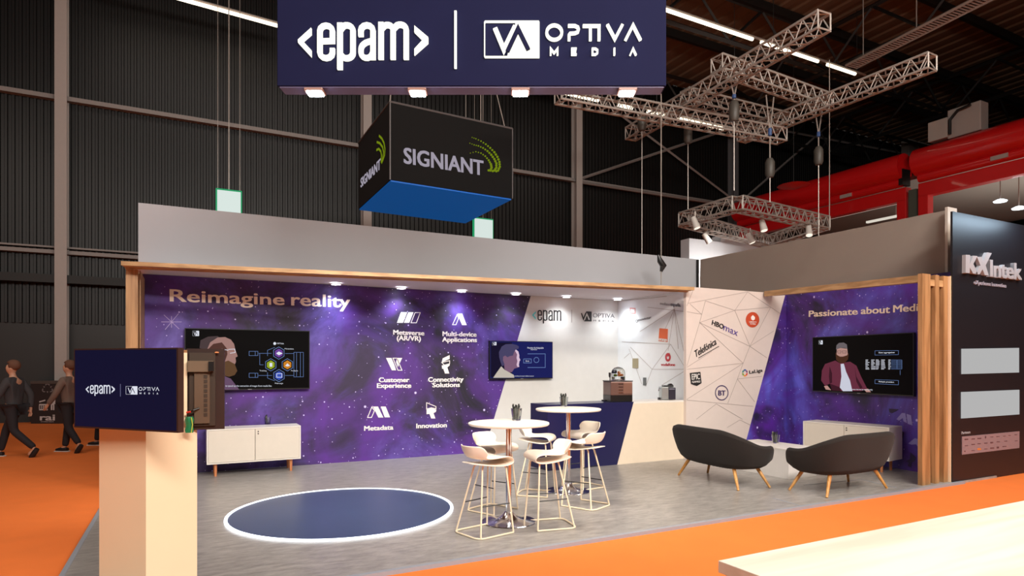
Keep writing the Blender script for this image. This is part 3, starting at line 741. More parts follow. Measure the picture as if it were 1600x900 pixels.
for a, b in ((V((0, 0, Hc)), r0 - n0 + V((0, 0, Hc))), (V((0, 0, Hc)), l0 - n0 + V((0, 0, Hc)))): tube(bm, [a, b], .022, 5)
obj('edge_frame', bm, mat('cube_edge', (96, 92, 92), .5), rt)
bm = NB(); T_ = V((0, 0, Hc))
for p, q in ((T_, V((.3, 0, 5))), ((r0 - n0) * .93 + T_, (r0 - n0) * .5 + V((0, 0, 6))), ((r0 - n0) * .72 + T_, (r0 - n0) * .72 + V((0, 0, 6))), (bk - n0 + T_, bk - n0 + V((0, 0, 6)))): tube(bm, [p, q], .012, 4)
obj('suspension_wire', bm, ALU, rt)
QP = Plane(n0, r0 - n0); z5 = lambda x, y: (530 + x / 3.75, 130 + y / 3.75)
bm = NB(); textpx(bm, QP, 'SIGNIANT', z5(380, 468), z5(843, 540), 24, bold=.025, off=.005); wobj('lettering', bm, glow('cube_letters', (205, 196, 214), .55), rt)
bm = NB()
arcs = [[(778, 318), (800, 326), (830, 340), (858, 358), (884, 380), (908, 405), (926, 432), (938, 462), (940, 490), (930, 512), (910, 520)],
        [(765, 352), (790, 362), (815, 368), (842, 380), (868, 398), (890, 420), (908, 445), (920, 470), (920, 495), (908, 512), (890, 518)],
        [(768, 410), (800, 402), (830, 410), (855, 428), (875, 452), (888, 475), (892, 495), (885, 512), (865, 510)]]
for j, ar in enumerate(arcs):
    for i in range(len(ar) - 1):
        for s in (.0, .5):
            x_ = ar[i][0] * (1 - s) + ar[i + 1][0] * s; y_ = ar[i][1] * (1 - s) + ar[i + 1][1] * s
            rr = 3.0 + 4.2 * min(1, i / 5)
            ppx(bm, QP, [z5(*q) for q in ell(x_, y_, rr, rr, 8)], .005, .004)
wobj('dotted_arc', bm, glow('arc_green', (150, 176, 20), .5), rt)
LP_ = Plane(n0, l0 - n0)
bm = NB(); A_ = LP_.px(*z5(128, 612)); B_ = LP_.px(*z5(243, 500)); h_ = abs(LP_.px(*z5(128, 560))[1] - A_[1])
text2(bm, LP_, 'SIGNIANT', A_, B_, h_, bold=.025, off=.005); 
wobj('lettering', bm, MATS['cube_letters'], rt)
bm = NB()
for ar in ([(235, 308), (252, 325), (264, 350), (270, 385), (268, 420), (258, 450), (250, 468)], [(222, 345), (240, 352), (256, 375), (262, 405), (256, 440), (246, 462)], [(220, 392), (234, 385), (246, 400), (250, 425), (246, 448)]):
    bpx(bm, LP_, [z5(*q) for q in ar], .05, .005, .004)
wobj('dotted_arc', bm, MATS['arc_green'], rt)

# ------------------------------------------------------------------ lettering and marks on the stand's walls
Z3 = lambda x, y: (540 + x / 3.3333, 430 + y / 3.3333)
bm = NB()
textpx(bm, BP, 'Reimagine', (266, 470.8), (443.8, 476.6), 18.6, bold=.018, off=.006); textpx(bm, BP, 'reality', (455.5, 477), (546.5, 480.5), 18.8, bold=.018, off=.006)
obj('lettering', bm, PRINTC, wb, label='large cream wall lettering')
for s_, a, b, h in (('Metaverse', (614.4, 522.6), (662.4, 524), 7), ('(AR/VR)', (620, 531.6), (657, 532.6), 7.4), ('Multi-device', (691.5, 525), (744, 526), 7), ('Applications', (691, 533.8), (744.6, 534.6), 7),
                    ('Customer', (592, 597), (639, 596.8), 7), ('Experience', (589, 606), (642, 605.6), 7), ('Connectivity', (669, 596.6), (723.6, 595.8), 7), ('Solutions', (675.6, 605), (718, 604.4), 7),
                    ('Metadata', (569, 672.8), (614, 671), 7), ('Innovation', (650.4, 669), (697.5, 667.4), 7)):
    bm = NB(); textpx(bm, BP, s_, a, b, h, bold=.03, off=.006); obj('caption', bm, PRINTW, wb)
def icon(fills, outs):
    bm = NB()
    for f_ in fills: ppx(bm, BP, [Z3(*q) for q in f_], .006, .003)
    for f_ in outs: bpx(bm, BP, [Z3(*q) for q in f_], .012, .006, .003, True)
    obj('icon', bm, PRINTW, wb)
icon([[(288, 193), (320, 193), (298, 248), (267, 248)], [(326, 193), (353, 193), (331, 248), (303, 248)]], [[(361, 195), (388, 195), (368, 248), (340, 248)]])
icon([[(583, 200), (606, 200), (630, 260), (606, 260), (590, 222)]], [[(580, 206), (588, 224), (574, 258), (556, 258)]])
icon([[(210, 431), (238, 431), (253, 466), (262, 495), (240, 495)], [(268, 431), (294, 431), (272, 478), (262, 452)]], [[(246, 432), (266, 432), (293, 495), (272, 495)]])
icon([[(505, 433), (541, 416), (541, 436), (500, 454)], [(500, 470), (541, 462), (541, 470), (529, 480), (539, 512), (517, 512), (508, 487), (502, 488)]], [[(500, 455), (541, 445), (541, 461), (514, 468)]])
icon([[(421, 700), (446, 690), (472, 700), (469, 712), (457, 718), (467, 746), (445, 746), (436, 722), (421, 724)]], [[(421, 664), (470, 684), (470, 695), (446, 690), (421, 697)]])
icon([[(142, 684), (168, 684), (196, 741), (170, 741)], [(182, 684), (208, 684), (231, 740), (203, 740)]], [[(136, 686), (150, 706), (134, 741), (114, 741)]])
bm = NB()
for a, b in (((256, 492), (280, 514)), ((279, 490), (258, 515)), ((252, 503), (284, 503)), ((268, 494), (268, 512))): bpx(bm, BP, [a, b], .007, .006, .002)
obj('printed_sparkle', bm, mat('sparkle_ink', (190, 172, 220), .6), wb)
# dark logos on the pale part
b1, b2, b3, b4 = NB(), NB(), NB(), NB()
f, u = affine(BP, [((388, 377), (839.6, 500.6)), ((957, 377), (877, 501.6)), ((388, 150), (839.6, 484))])
logo_epam(b1, (b2, b4), BP, f, u * .82, .004, .004); obj('lettering', b1, PRINTK, wb); obj('bracket_mark', b2, mat('teal_ink', (90, 205, 205), .6), wb, label='teal bracket mark'); obj('bracket_mark', b4, mat('faded_ink', (206, 226, 228), .6), wb, label='faded bracket mark')
b1, b3 = NB(), NB(); f, u = affine(BP, [((70, 325), (907.3, 502)), ((324, 325), (923.8, 502.4)), ((70, 126), (907.3, 486.4))])
logo_va(b1, b3, BP, f, u, .004, .004, words=False, outline=False); obj('emblem', b1, PRINTK, wb); obj('emblem_gap', b3, WALLW, wb)
b1 = NB(); textpx(b1, BP, 'OPTIVA', (926.2, 495.8), (960, 496.8), 6.6, off=.005); textpx(b1, BP, 'M  E  D  I  A', (927, 502), (959, 503), 2.4, off=.005); obj('lettering', b1, mat('grey_ink', (120, 120, 124), .6), wb)
bm = NB(); bpx(bm, BP, [(893, 484), (893, 504)], .012, .004, .003); obj('divider_mark', bm, GREYLINE, wb)
# short side wall marks
bm = NB()
for a, b in (((1054, 483), (1000, 518)), ((1054, 483), (1032, 530)), ((1054, 483), (1044, 548)), ((1054, 483), (1060, 545)), ((1054, 483), (1071, 560)), ((1012, 480), (1071, 487)), ((972, 470), (1042, 463)), ((972, 534), (1048, 538)), ((1048, 538), (1071, 575)), ((1019, 577), (1071, 577)), ((1019, 577), (985, 542)), ((1019, 577), (1048, 538)), ((1019, 577), (1009, 604)), ((1071, 579), (1034, 602)), ((983, 545), (1003, 600)), ((975, 560), (984, 552))):
    bpx(bm, AP, [a, b], .007, .002, .002)
obj('printed_line', bm, GREYLINE, ws)
bm = NB(); textpx(bm, AP, 'mediaset', (1031.5, 476), (1048, 478), 4.2, off=.004); obj('lettering', bm, mat('faint_ink', (150, 150, 158), .6), ws)
bm = NB(); textpx(bm, AP, 'españa.', (1048.3, 478), (1064, 479.4), 5, bold=.03, off=.004); obj('lettering', bm, mat('dim_ink', (104, 104, 112), .6), ws)
bm = NB(); textpx(bm, AP, 'movistar', (997, 501.8), (1018, 497.6), 3.6, off=.004); bpx(bm, AP, ell(995, 501.6, 1.6, 2, 8), .01, .004, .002, True); obj('lettering', bm, MATS['dim_ink'], ws)
bm = NB(); bpx(bm, AP, [(985, 481.6), (992.6, 482.2), (992.6, 489.6), (985, 489)], .02, .004, .003, True); obj('outline_mark', bm, mat('pale_red_ink', (232, 150, 146), .6), ws)
bm = NB(); ppx(bm, AP, [(1030.8, 512.9), (1044, 514), (1043.2, 534.6), (1029.2, 533)], .004, .003); obj('square_mark', bm, mat('orange_ink', (226, 108, 60), .6), ws)
bm = NB(); textpx(bm, AP, 'orange', (1030, 532), (1042.6, 533.4), 3.4, bold=.03, off=.009); obj('lettering', bm, PRINTW, ws)
REDI = mat('red_ink', (186, 50, 58), .6)
bm = NB(); bpx(bm, AP, ell(1044, 558.3, 3.1, 5, 18), .045, .004, .003, True); ppx(bm, AP, [(1042, 553), (1047, 551.5), (1045, 556), (1044, 558)], .004, .004); obj('ring_mark', bm, REDI, ws)
bm = NB(); textpx(bm, AP, 'vodafone', (1033.4, 571.6), (1055, 571.8), 4.2, bold=.02, off=.004); obj('lettering', bm, REDI, ws)
def plate(x0, y0, x1, y1, m, lab):
    a = onX(x0, y1, CX); b = onX(x1, y0, CX); o = obj('switch_plate', bx((-.014, 0, 0), (-.001, abs(b.y - a.y), abs(b.z - a.z))), m, loc=(CX, min(a.y, b.y), min(a.z, b.z))); return tag(o, lab, 'switch plate')
plate(989, 560, 997.5, 575, mat('beige_plate', (160, 150, 120), .5), 'beige switch plate on the short pale wall above the drinks machine')
plate(1005.5, 590, 1010, 602, mat('grey_plate', (96, 100, 100), .5), 'narrow grey control plate low on the short pale wall')
# partner panel marks
bm = NB()
for a, b in (((1075, 474), (1168, 456)), ((1168, 456), (1204, 480)), ((1168, 456), (1148, 485)), ((1083, 453), (1073, 478)), ((1102, 470), (1148, 485)), ((1093, 504), (1148, 485)), ((1148, 485), (1204, 480)), ((1204, 480), (1219, 490)), ((1148, 485), (1171.5, 541)), ((1204, 480), (1171.5, 541)), ((1093, 504), (1171.5, 541)), ((1171.5, 541), (1209, 517)), ((1171.5, 541), (1198, 559)), ((1093, 504), (1073, 572)), ((1093, 504), (1161, 567.5)), ((1102, 470), (1093, 504)), ((1171.5, 541), (1161, 567.5)), ((1073, 577), (1161, 567.5)), ((1161, 567.5), (1073, 624)), ((1161, 567.5), (1152, 592)), ((1152, 592), (1190, 588)), ((1152, 592), (1137, 630)), ((1152, 592), (1179, 628)), ((1073, 625), (1177, 635)), ((1119, 631), (1088, 655)), ((1119, 631), (1160, 655)), ((1073, 574), (1112, 549)), ((1156, 656), (1136, 668)), ((1156, 656), (1172, 664)), ((1073, 487), (1096, 491)), ((1078, 475), (1096, 491))):
    bpx(bm, PP, [a, b], .008, .002, .002)
obj('printed_line', bm, GREYLINE, wp)
T = lambda s_, a, b, h, m, nm='lettering', **k: obj(nm, textpx(NB(), PP, s_, a, b, h, off=.004, **k), m, wp)
T('HBO', (1111.6, 507.2), (1129.4, 514.4), 7.4, PRINTK, bold=.02); PURI = mat('purple_ink', (84, 62, 140), .6)
T('max', (1129.6, 515.6), (1151.6, 525.2), 7.0, PURI)
T('Telefónica', (1087.6, 557.8), (1119.5, 537.6), 10.5, PRINTK, shear=.35, bold=.012)
obj('underline_mark', bpx(NB(), PP, [(1091, 559.4), (1123, 541)], .012, .004, .003), PRINTK, wp)
obj('disc_mark', ppx(NB(), PP, ell(1175.5, 499.6, 10.5, 12), .004, .003), mat('rust_ink', (188, 70, 34), .6), wp)
bm = NB(); ppx(bm, PP, [(1175.6, 492.4), (1179, 495.4), (1178.8, 499), (1176, 500.8), (1173.2, 499), (1172.8, 495.4)], .008, .003); textpx(bm, PP, 'LIBERTY', (1170, 504), (1181.6, 504.6), 2.2, off=.008); textpx(bm, PP, 'GLOBAL', (1171.4, 507), (1180.4, 507.4), 2.0, off=.008); obj('emblem', bm, PRINTW, wp)
obj('shield_mark', ppx(NB(), PP, [(1077.4, 582.8), (1094, 581), (1095.8, 598.6), (1088.4, 603.2), (1079.4, 600)], .004, .003), PRINTK, wp)
bm = NB(); textpx(bm, PP, 'EPIC', (1080.4, 593.2), (1093, 592.4), 8.8, bold=0, off=.008); textpx(bm, PP, 'GAMES', (1081, 598.2), (1093.6, 597.6), 3.0, bold=0, off=.008); obj('lettering', bm, PRINTW, wp)
obj('ring_mark', bpx(NB(), PP, ell(1127.4, 613.7, 9.9, 11.2), .017, .004, .003, True), mat('indigo_ink', (60, 44, 92), .6), wp)
T('BT', (1122, 617.8), (1132.8, 617.8), 7.6, MATS['indigo_ink'], bold=.02)
for k, col in enumerate(((220, 60, 40), (236, 150, 40), (120, 170, 60), (40, 130, 120), (50, 90, 160), (120, 60, 120))):
    obj('ring_segment', bpx(NB(), PP, ell(1163.6, 582.6, 3.4, 4.4, 5, k * PI / 3 + .1, (k + 1) * PI / 3 - .1), .03, .004, .003), mat('ink_%d' % k, col, .6), wp)
T('LaLiga', (1170.6, 584.0), (1191, 580.6), 5, PRINTK, bold=.01)
# right wall
bm = NB(); textpx(bm, WP, 'Passionate', (1264.4, 495), (1340, 491.4), 9.2, bold=.02, off=.004); textpx(bm, WP, 'about', (1345.8, 490.8), (1390.5, 488.8), 10.4, bold=.02, off=.004); textpx(bm, WP, 'Media', (1396.4, 488), (1445, 485), 10.8, bold=.02, off=.004)
obj('lettering', bm, PRINTC, wr)
bm = NB(); Z8 = lambda x, y: (1300 + x / 5.3267, 640 + y / 5.3267)
for P_ in ([(538, 80), (583, 28), (612, 30), (625, 112), (598, 98), (590, 70), (560, 92)], [(622, 35), (660, 48), (672, 132), (632, 118)], [(636, 282), (690, 238), (722, 246), (760, 330), (728, 320), (700, 288), (664, 292)], [(515, 310), (545, 325), (552, 410), (515, 400)]): ppx(bm, WP, [Z8(*q) for q in P_], .003, .003)
obj('icon', bm, mat('lilac_ink', (140, 130, 196), .6), wr)
bm = NB()
for P_ in ([(540, 152), (600, 190), (590, 240), (556, 268), (528, 240), (545, 215), (520, 190)], [(655, 355), (702, 400), (690, 430), (665, 440), (660, 480), (632, 470), (640, 440), (618, 430), (650, 410)], [(475, -8), (560, -2), (500, 30), (480, 22)]): ppx(bm, WP, [Z8(*q) for q in P_], .003, .003)
obj('icon', bm, mat('dark_violet_ink', (44, 30, 66), .6), wr)

# ------------------------------------------------------------------ wall screens
SB = glow('screen_black', (12, 9, 10), .5); SNV = glow('screen_navy', (26, 30, 92), .9); SLN = glow('screen_line', (120, 150, 210), .8)
def tv(label, pl0, x0, x1, ytl, ybl, scr, off=.10, frame_px=1):
    pl = Plane(pl0.p0 + pl0.n * off, pl0.ux); a0, t0 = pl.px(x0, ytl); a1, _ = pl.px(x1, ytl); _, bb = pl.px(x0, ybl)
    c = pl.at((a0 + a1) / 2, bb, 0); t = thing('wall_screen', label, 'television', c, math.atan2(pl.ux.y, pl.ux.x) if pl.ux.x > .5 else math.atan2(-pl.ux.y, -pl.ux.x))
    def sl(al, bl, ah, bh, o0, o1, m, nm):
        bm = NB(); prism(bm, [pl.at(al, bl, o0), pl.at(ah, bl, o0), pl.at(ah, bh, o0), pl.at(al, bh, o0)], pl.n, o1 - o0); wobj(nm, bm, m, t)
    lo_, hi_ = min(a0, a1), max(a0, a1); fr = .012
    sl(lo_, bb, hi_, t0, -.05, -.001, BLACK, 'casing'); sl(lo_ + fr, bb + fr * 1.6, hi_ - fr, t0 - fr, -.001, .001, scr, 'display')
    sl(lo_ + .3, bb + .15, hi_ - .3, t0 - .15, -off + .006, -.05, BLACK, 'wall_bracket')
    sl((lo_ + hi_) / 2 - .03, bb + .003, (lo_ + hi_) / 2 + .03, bb + .014, -.001, .001, mat('maker_mark', (120, 120, 124), .4), 'maker_badge')
    return t, pl
def art(t, pl, nm, m, polys=(), lines=(), texts=(), o=.002, wd=.006, closed=False):
    for P_ in polys: wobj(nm, ppx(NB(), pl, P_, o, .001), m, t)
    if lines:
        bm = NB()
        for P_ in lines: bpx(bm, pl, P_, wd, o, .001, closed)
        wobj(nm, bm, m, t)
    for (s_, a, b, h) in texts: wobj(nm, textpx(NB(), pl, s_, a, b, h, off=o, th=.001), m, t)
# left screen
t, pl = tv('largest wall screen, bearded man in profile and a hexagon diagram, behind the standing screen', BP, 288.5, 484, 512.4, 611, SB)
q3 = lambda L_: [(200 + x / 3, 420 + y / 3) for x, y in L_]
art(t, pl, 'picture_hair', glow('pic_hair', (92, 74, 76), .6), [q3([(335, 372), (340, 335), (375, 318), (420, 315), (440, 330), (400, 350), (370, 380)])])
art(t, pl, 'picture_face', glow('pic_face', (196, 150, 142), .62), [q3([(370, 380), (385, 345), (420, 322), (455, 320), (482, 332), (497, 352), (503, 380), (514, 410), (504, 416), (506, 436), (500, 450), (470, 460), (440, 450), (400, 440)])], o=.0035)
art(t, pl, 'picture_shade', glow('pic_shade', (104, 66, 58), .6), [q3([(372, 380), (400, 352), (440, 345), (462, 372), (466, 400), (452, 440), (430, 450), (395, 430)])], o=.005)
art(t, pl, 'picture_beard', glow('pic_beard', (120, 86, 58), .6), [q3([(440, 440), (470, 430), (500, 446), (512, 478), (500, 498), (474, 506), (448, 500), (430, 470)])], o=.0065)
art(t, pl, 'picture_shirt', glow('pic_plaid', (128, 96, 128), .6), [q3([(400, 500), (450, 502), (482, 515), (505, 545), (522, 567), (390, 567)])], o=.0035)
art(t, pl, 'picture_glasses', SCRW, lines=[q3([(470, 378), (500, 376), (503, 392), (478, 396)]), q3([(470, 382), (440, 376)])], o=.008, wd=.008)
q5 = lambda L_: [(340 + x / 7.825, 500 + y / 7.825) for x, y in L_]
def hexp(cx_, cy_, r): return q5([(cx_ + r * math.sin(k * PI / 3), cy_ - r * 1.02 * math.cos(k * PI / 3)) for k in range(6)])
hx = [(748, 405, (120, 70, 170)), (650, 548, (160, 180, 40)), (853, 548, (220, 140, 40)), (750, 680, (60, 90, 200))]
for k, (x_, y_, c_) in enumerate(hx): art(t, pl, 'hexagon_badge', glow('hex_%d' % k, c_, .8), [hexp(x_, y_, 54)], o=.003)
art(t, pl, 'diagram_outline', SLN, lines=[hexp(x_, y_, 74) for x_, y_, c_ in hx], o=.003, wd=.007, closed=True)
art(t, pl, 'diagram_line', SLN, lines=[q5(L_) for L_ in ([(385, 383), (492, 383), (492, 435), (385, 435), (385, 383)], [(460, 383), (460, 435)], [(385, 650), (492, 650), (492, 702), (385, 702), (385, 650)], [(460, 650), (460, 702)], [(500, 408), (660, 408)], [(500, 678), (665, 678)], [(515, 408), (515, 548), (560, 548)], [(825, 410), (930, 410)], [(825, 678), (930, 678)], [(932, 395), (1048, 395), (1048, 695), (932, 695), (932, 395)], [(1012, 395), (1012, 695)], [(965, 400), (965, 690)], [(610, 440), (610, 370), (700, 335)], [(610, 640), (610, 710), (700, 745)])], o=.003, wd=.005)
art(t, pl, 'badge_glyph', SCRW, [q5([(715, 408), (748, 385), (795, 408), (748, 432)]), q5([(635, 525), (668, 525), (668, 570), (635, 570)]), q5([(825, 560), (853, 530), (885, 560), (853, 568)]), q5(ell(698, 288, 17, 18, 14))], [q5([(722, 655), (785, 655), (785, 700), (722, 700), (722, 655)])], o=.005, wd=.008)
art(t, pl, 'subtitle', SCRW, texts=[('to speed up the extraction of images from media files', q5([(95, 815)])[0], q5([(660, 815)])[0], 2.6), ('OPTIVA', q5([(725, 295)])[0], q5([(810, 298)])[0], 2.2), ('Multi-angle', q5([(700, 780)])[0], q5([(800, 782)])[0], 1.8), ('Metadata', q5([(820, 358)])[0], q5([(930, 360)])[0], 1.8), ('Analysis', q5([(895, 626)])[0], q5([(982, 627)])[0], 1.8), ('Tracking', q5([(512, 626)])[0], q5([(598, 627)])[0], 1.8)], o=.004)
def corner_logo(t, pl, x0, y0, x1, y1):
    b1, b3 = NB(), NB(); f, u = affine(pl, [((26, 325), (x0, y1)), ((327, 325), (x1, y1)), ((26, 126), (x0, y0))])
    logo_va(b1, b3, pl, f, u, .002, .001, words=False); wobj('corner_logo', b1, SCRW, t); wobj('corner_logo_gap', b3, SB, t)
corner_logo(t, pl, 301, 517, 311, 525)
# middle screen
t, pl = tv('smallest wall screen, grey haired man in profile, above the round bar tables', BP, 765, 863.6, 532.2, 592.8, SNV, off=.08)
q4 = lambda L_: [(750 + x / 11.25, 520 + y / 11.25) for x, y in L_]
art(t, pl, 'picture_dark_side', glow('pic_dark', (26, 20, 54), .6), [q4([(190, 170), (560, 170), (560, 780), (190, 780)])], o=.0015)
art(t, pl, 'picture_face', glow('pic_face2', (146, 108, 138), .7), [q4([(430, 400), (570, 330), (622, 288), (672, 330), (690, 400), (686, 432), (708, 480), (692, 500), (688, 530), (681, 560), (690, 600), (660, 612), (600, 630), (560, 690), (480, 700), (430, 640), (420, 540), (400, 480), (405, 420)])], o=.004)
art(t, pl, 'picture_face_light', glow('pic_light', (232, 204, 226), .85), [q4([(604, 300), (626, 290), (672, 330), (689, 400), (685, 430), (707, 480), (690, 500), (686, 530), (680, 560), (688, 598), (655, 600), (640, 560), (655, 500), (640, 440), (650, 380)])], o=.0055)
art(t, pl, 'picture_hair', glow('pic_hair2', (84, 78, 118), .7), [q4([(330, 340), (380, 240), (450, 200), (560, 195), (640, 215), (680, 240), (675, 280), (630, 290), (600, 330), (575, 400), (520, 410), (480, 430), (440, 400), (405, 420), (400, 480), (430, 560), (385, 590), (360, 520), (335, 430)])], o=.007)
art(t, pl, 'picture_shirt', glow('pic_shirt2', (214, 204, 190), .8), [q4([(370, 590), (430, 650), (520, 700), (590, 740), (600, 790), (230, 790), (290, 700)])], o=.007)
art(t, pl, 'diagram_line', SLN, lines=[q4([(765, 460), (900, 460), (900, 530), (765, 530), (765, 460)]), q4([(835, 370), (1145, 370), (1145, 610), (835, 610)]), q4(ell(990, 478, 44, 46, 18) + [(1034, 478)])], o=.003, wd=.009)
art(t, pl, 'screen_text', SCRW, texts=[('Monitor & Adaptable', q4([(830, 278)])[0], q4([(1115, 280)])[0], 2.6), ('experience', q4([(885, 303)])[0], q4([(1000, 304)])[0], 1.6), ('live', q4([(800, 508)])[0], q4([(860, 508)])[0], 2.4), ('and delivery of content in different scenarios', q4([(600, 768)])[0], q4([(940, 768)])[0], 1.5)], o=.0085)
corner_logo(t, pl, 769, 534.5, 775.5, 539.5)
# right screen
t, pl = tv('wall screen with a bearded man in a maroon shirt, on the right wall', WP, 1269.5, 1427.5, 527, 611.5, SB, off=.09)
q6 = lambda L_: [(1260 + x / 8.18, 515 + y / 8.18) for x, y in L_]
art(t, pl, 'picture_shirt', glow('pic_maroon', (118, 52, 72), .7), [q6([(370, 395), (430, 430), (490, 420), (560, 410), (640, 460), (700, 600), (780, 760), (700, 785), (580, 785), (440, 785), (300, 690), (240, 720), (190, 650), (200, 520), (240, 440)])], o=.002)
art(t, pl, 'picture_shirt_fold', glow('pic_fold', (70, 28, 42), .7), [q6([(300, 470), (330, 560), (330, 680), (300, 690), (290, 600)]), q6([(620, 480), (640, 600), (720, 740), (690, 760), (640, 660)]), q6([(300, 690), (440, 740), (440, 785), (330, 780)])], o=.0035)
art(t, pl, 'picture_undershirt', glow('pic_white', (214, 216, 232), .85), [q6([(440, 440), (480, 435), (510, 540), (560, 650), (590, 787), (470, 787), (430, 740), (450, 600)])], o=.0045)
art(t, pl, 'picture_face', glow('pic_skin', (204, 156, 146), .75), [q6([(392, 250), (440, 235), (525, 245), (532, 330), (500, 385), (420, 385), (388, 320)]), q6([(228, 722), (270, 715), (320, 775), (250, 765)]), q6([(740, 765), (790, 755), (828, 800), (770, 800)])], o=.0045)
art(t, pl, 'picture_hair', glow('pic_grey_hair', (122, 112, 116), .7), [q6([(382, 255), (388, 200), (420, 170), (480, 166), (520, 190), (528, 250), (500, 236), (440, 234)])], o=.0055)
art(t, pl, 'picture_beard', glow('pic_beard3', (84, 50, 34), .7), [q6([(374, 290), (396, 325), (432, 345), (470, 345), (520, 330), (545, 300), (535, 380), (490, 428), (430, 426), (386, 390)])], o=.006)
art(t, pl, 'picture_glasses', BLACK, lines=[q6([(400, 272), (448, 272), (444, 300), (405, 300), (400, 272)]), q6([(462, 272), (515, 272), (512, 300), (466, 300), (462, 272)])], o=.008, wd=.006)
art(t, pl, 'diagram_line', SLN, lines=[q6([(878, 270), (1178, 268), (1178, 320), (878, 326), (878, 270)]), q6([(878, 640), (1178, 650), (1178, 706), (878, 690), (878, 640)])] + [q6([(1085, y_), (1222, y_)]) for y_ in (388, 404, 420, 436, 452, 470, 488, 504)] + [q6([(1200, 520), (1200, 580)]), q6([(1160, 388), (1160, 504)]), q6([(1222, 388), (1222, 504)])], o=.003, wd=.004)
bm_l = []
random.seed(3)
for y_ in (388, 404, 420, 436, 452, 470, 488, 504):
    for x0_, w_ in ((758, 50), (830, 56), (890, 50), (958, 60), (1050, 34)): bm_l.append(q6([(x0_, y_), (x0_ + w_ * random.uniform(.55, 1), y_)]))
art(t, pl, 'table_row', SCRW, lines=bm_l, o=.004, wd=.008)
art(t, pl, 'subtitle', SCRW, texts=[('Data aggregation', q6([(928, 302)])[0], q6([(1130, 300)])[0], 2), ('Multiple providers', q6([(928, 672)])[0], q6([(1124, 680)])[0], 2), ('means that we can work quickly', q6([(585, 770)])[0], q6([(850, 776)])[0], 1.8)], o=.0065)
corner_logo(t, pl, 1279.5, 532, 1285.5, 538)

# ------------------------------------------------------------------ neighbour's dark branded wall
KY = 5.08; KP = Plane((0, KY, 0), (1, 0, 0))
kx0 = onY(1488.5, 700, KY).x; kz = onY(1488, 330, KY).z
kt = thing('exhibition_wall', 'dark wall with pale raised logo and two blank lit panels at the right edge', 'display wall', (kx0, KY, 0))
DARK = mat('charcoal_wall', (22, 21, 27), .45)
obj('wall_board', bx((0, 0, -.03), (3.2, .03, kz)), DARK, kt)
KL = mat('raised_letter_white', (158, 156, 160), .5)
f8 = lambda x, y: (1490 + x / 8.18, 370 + y / 8.18)
bm = NB()
for P_ in ([(108, 235), (165, 240), (160, 360), (200, 248), (258, 252), (205, 350), (262, 480), (200, 474), (160, 400), (158, 470), (105, 466)], [(250, 262), (308, 262), (330, 318), (385, 205), (440, 215), (362, 370), (402, 500), (350, 494), (322, 420), (285, 486), (232, 480), (296, 372)]): ppx(bm, KP, [f8(*q) for q in P_], .0, .05)
wobj('raised_letters', bm, KL, kt)
bm = NB(); textpx(bm, KP, 'Intek', f8(425, 508), f8(820, 552), 25, bold=.03, off=0, th=.05, space=.95); wobj('raised_letters', bm, KL, kt)
bm = NB(); textpx(bm, KP, 'eXperience innovation', f8(255, 605), f8(662, 650), 6, bold=.02, off=.0, th=.01); wobj('tagline', bm, mat('tagline_grey', (150, 146, 158), .5), kt)
LPM = glow('lit_panel', (228, 228, 228), .58)
for P_ in ([(1502, 545), (1591, 543.6), (1591, 582), (1502, 584.5)], [(1501.5, 612.6), (1591.5, 609), (1591.5, 647.4), (1501.5, 653.8)]):
    wobj('lit_panel', ppx(NB(), KP, P_, .0, .012), LPM, kt)
wobj('partner_board', ppx(NB(), KP, [(1502.7, 682.2), (1592, 673.8), (1592, 699.8), (1502.7, 710.4)], .0, .008), mat('pinkish_board', (140, 118, 122), .6), kt)
bm = NB(); textpx(bm, KP, 'Partners', (1502, 678.6), (1515.6, 677.2), 4.2, off=0, bold=.02); wobj('caption', bm, KL, kt)
fp = lambda x, y: (1490 + x / 14.55, 660 + y / 14.55)
bm = NB()
for (x_, y_, w_, h_) in ((275, 385, 80, 26), (430, 375, 80, 18), (570, 365, 90, 22), (712, 335, 26, 50), (855, 330, 70, 12), (995, 322, 70, 14), (1140, 310, 60, 10), (1260, 295, 60, 10), (1400, 280, 60, 14), (275, 530, 70, 16), (430, 500, 80, 18), (565, 485, 70, 16), (720, 470, 80, 16), (850, 458, 60, 30), (1000, 440, 70, 14), (1170, 425, 70, 12), (1410, 420, 60, 14), (240, 655, 26, 26), (430, 640, 80, 12), (720, 605, 80, 12), (860, 585, 90, 26), (990, 570, 50, 40), (1140, 548, 90, 16)):
    ppx(bm, KP, [fp(x_ - w_ / 2, y_ - h_ / 2), fp(x_ + w_ / 2, y_ - h_ / 2 - w_ * .06), fp(x_ + w_ / 2, y_ + h_ / 2 - w_ * .06), fp(x_ - w_ / 2, y_ + h_ / 2)], .008, .002)
wobj('partner_mark', bm, mat('board_mark', (88, 58, 64), .6), kt)
wobj('partner_mark', ppx(NB(), KP, [fp(*q) for q in ell(568, 605, 46, 26, 14)], .008, .002), mat('board_orange', (196, 120, 60), .6), kt)
light('wall_washer', 'AREA', (kx0 + 1.1, KY - .36, kz + .04), 15, (.62, .82, 1), (kx0 + 1.1, KY, kz - .5), shape='RECTANGLE', size=1.6, size_y=.12)
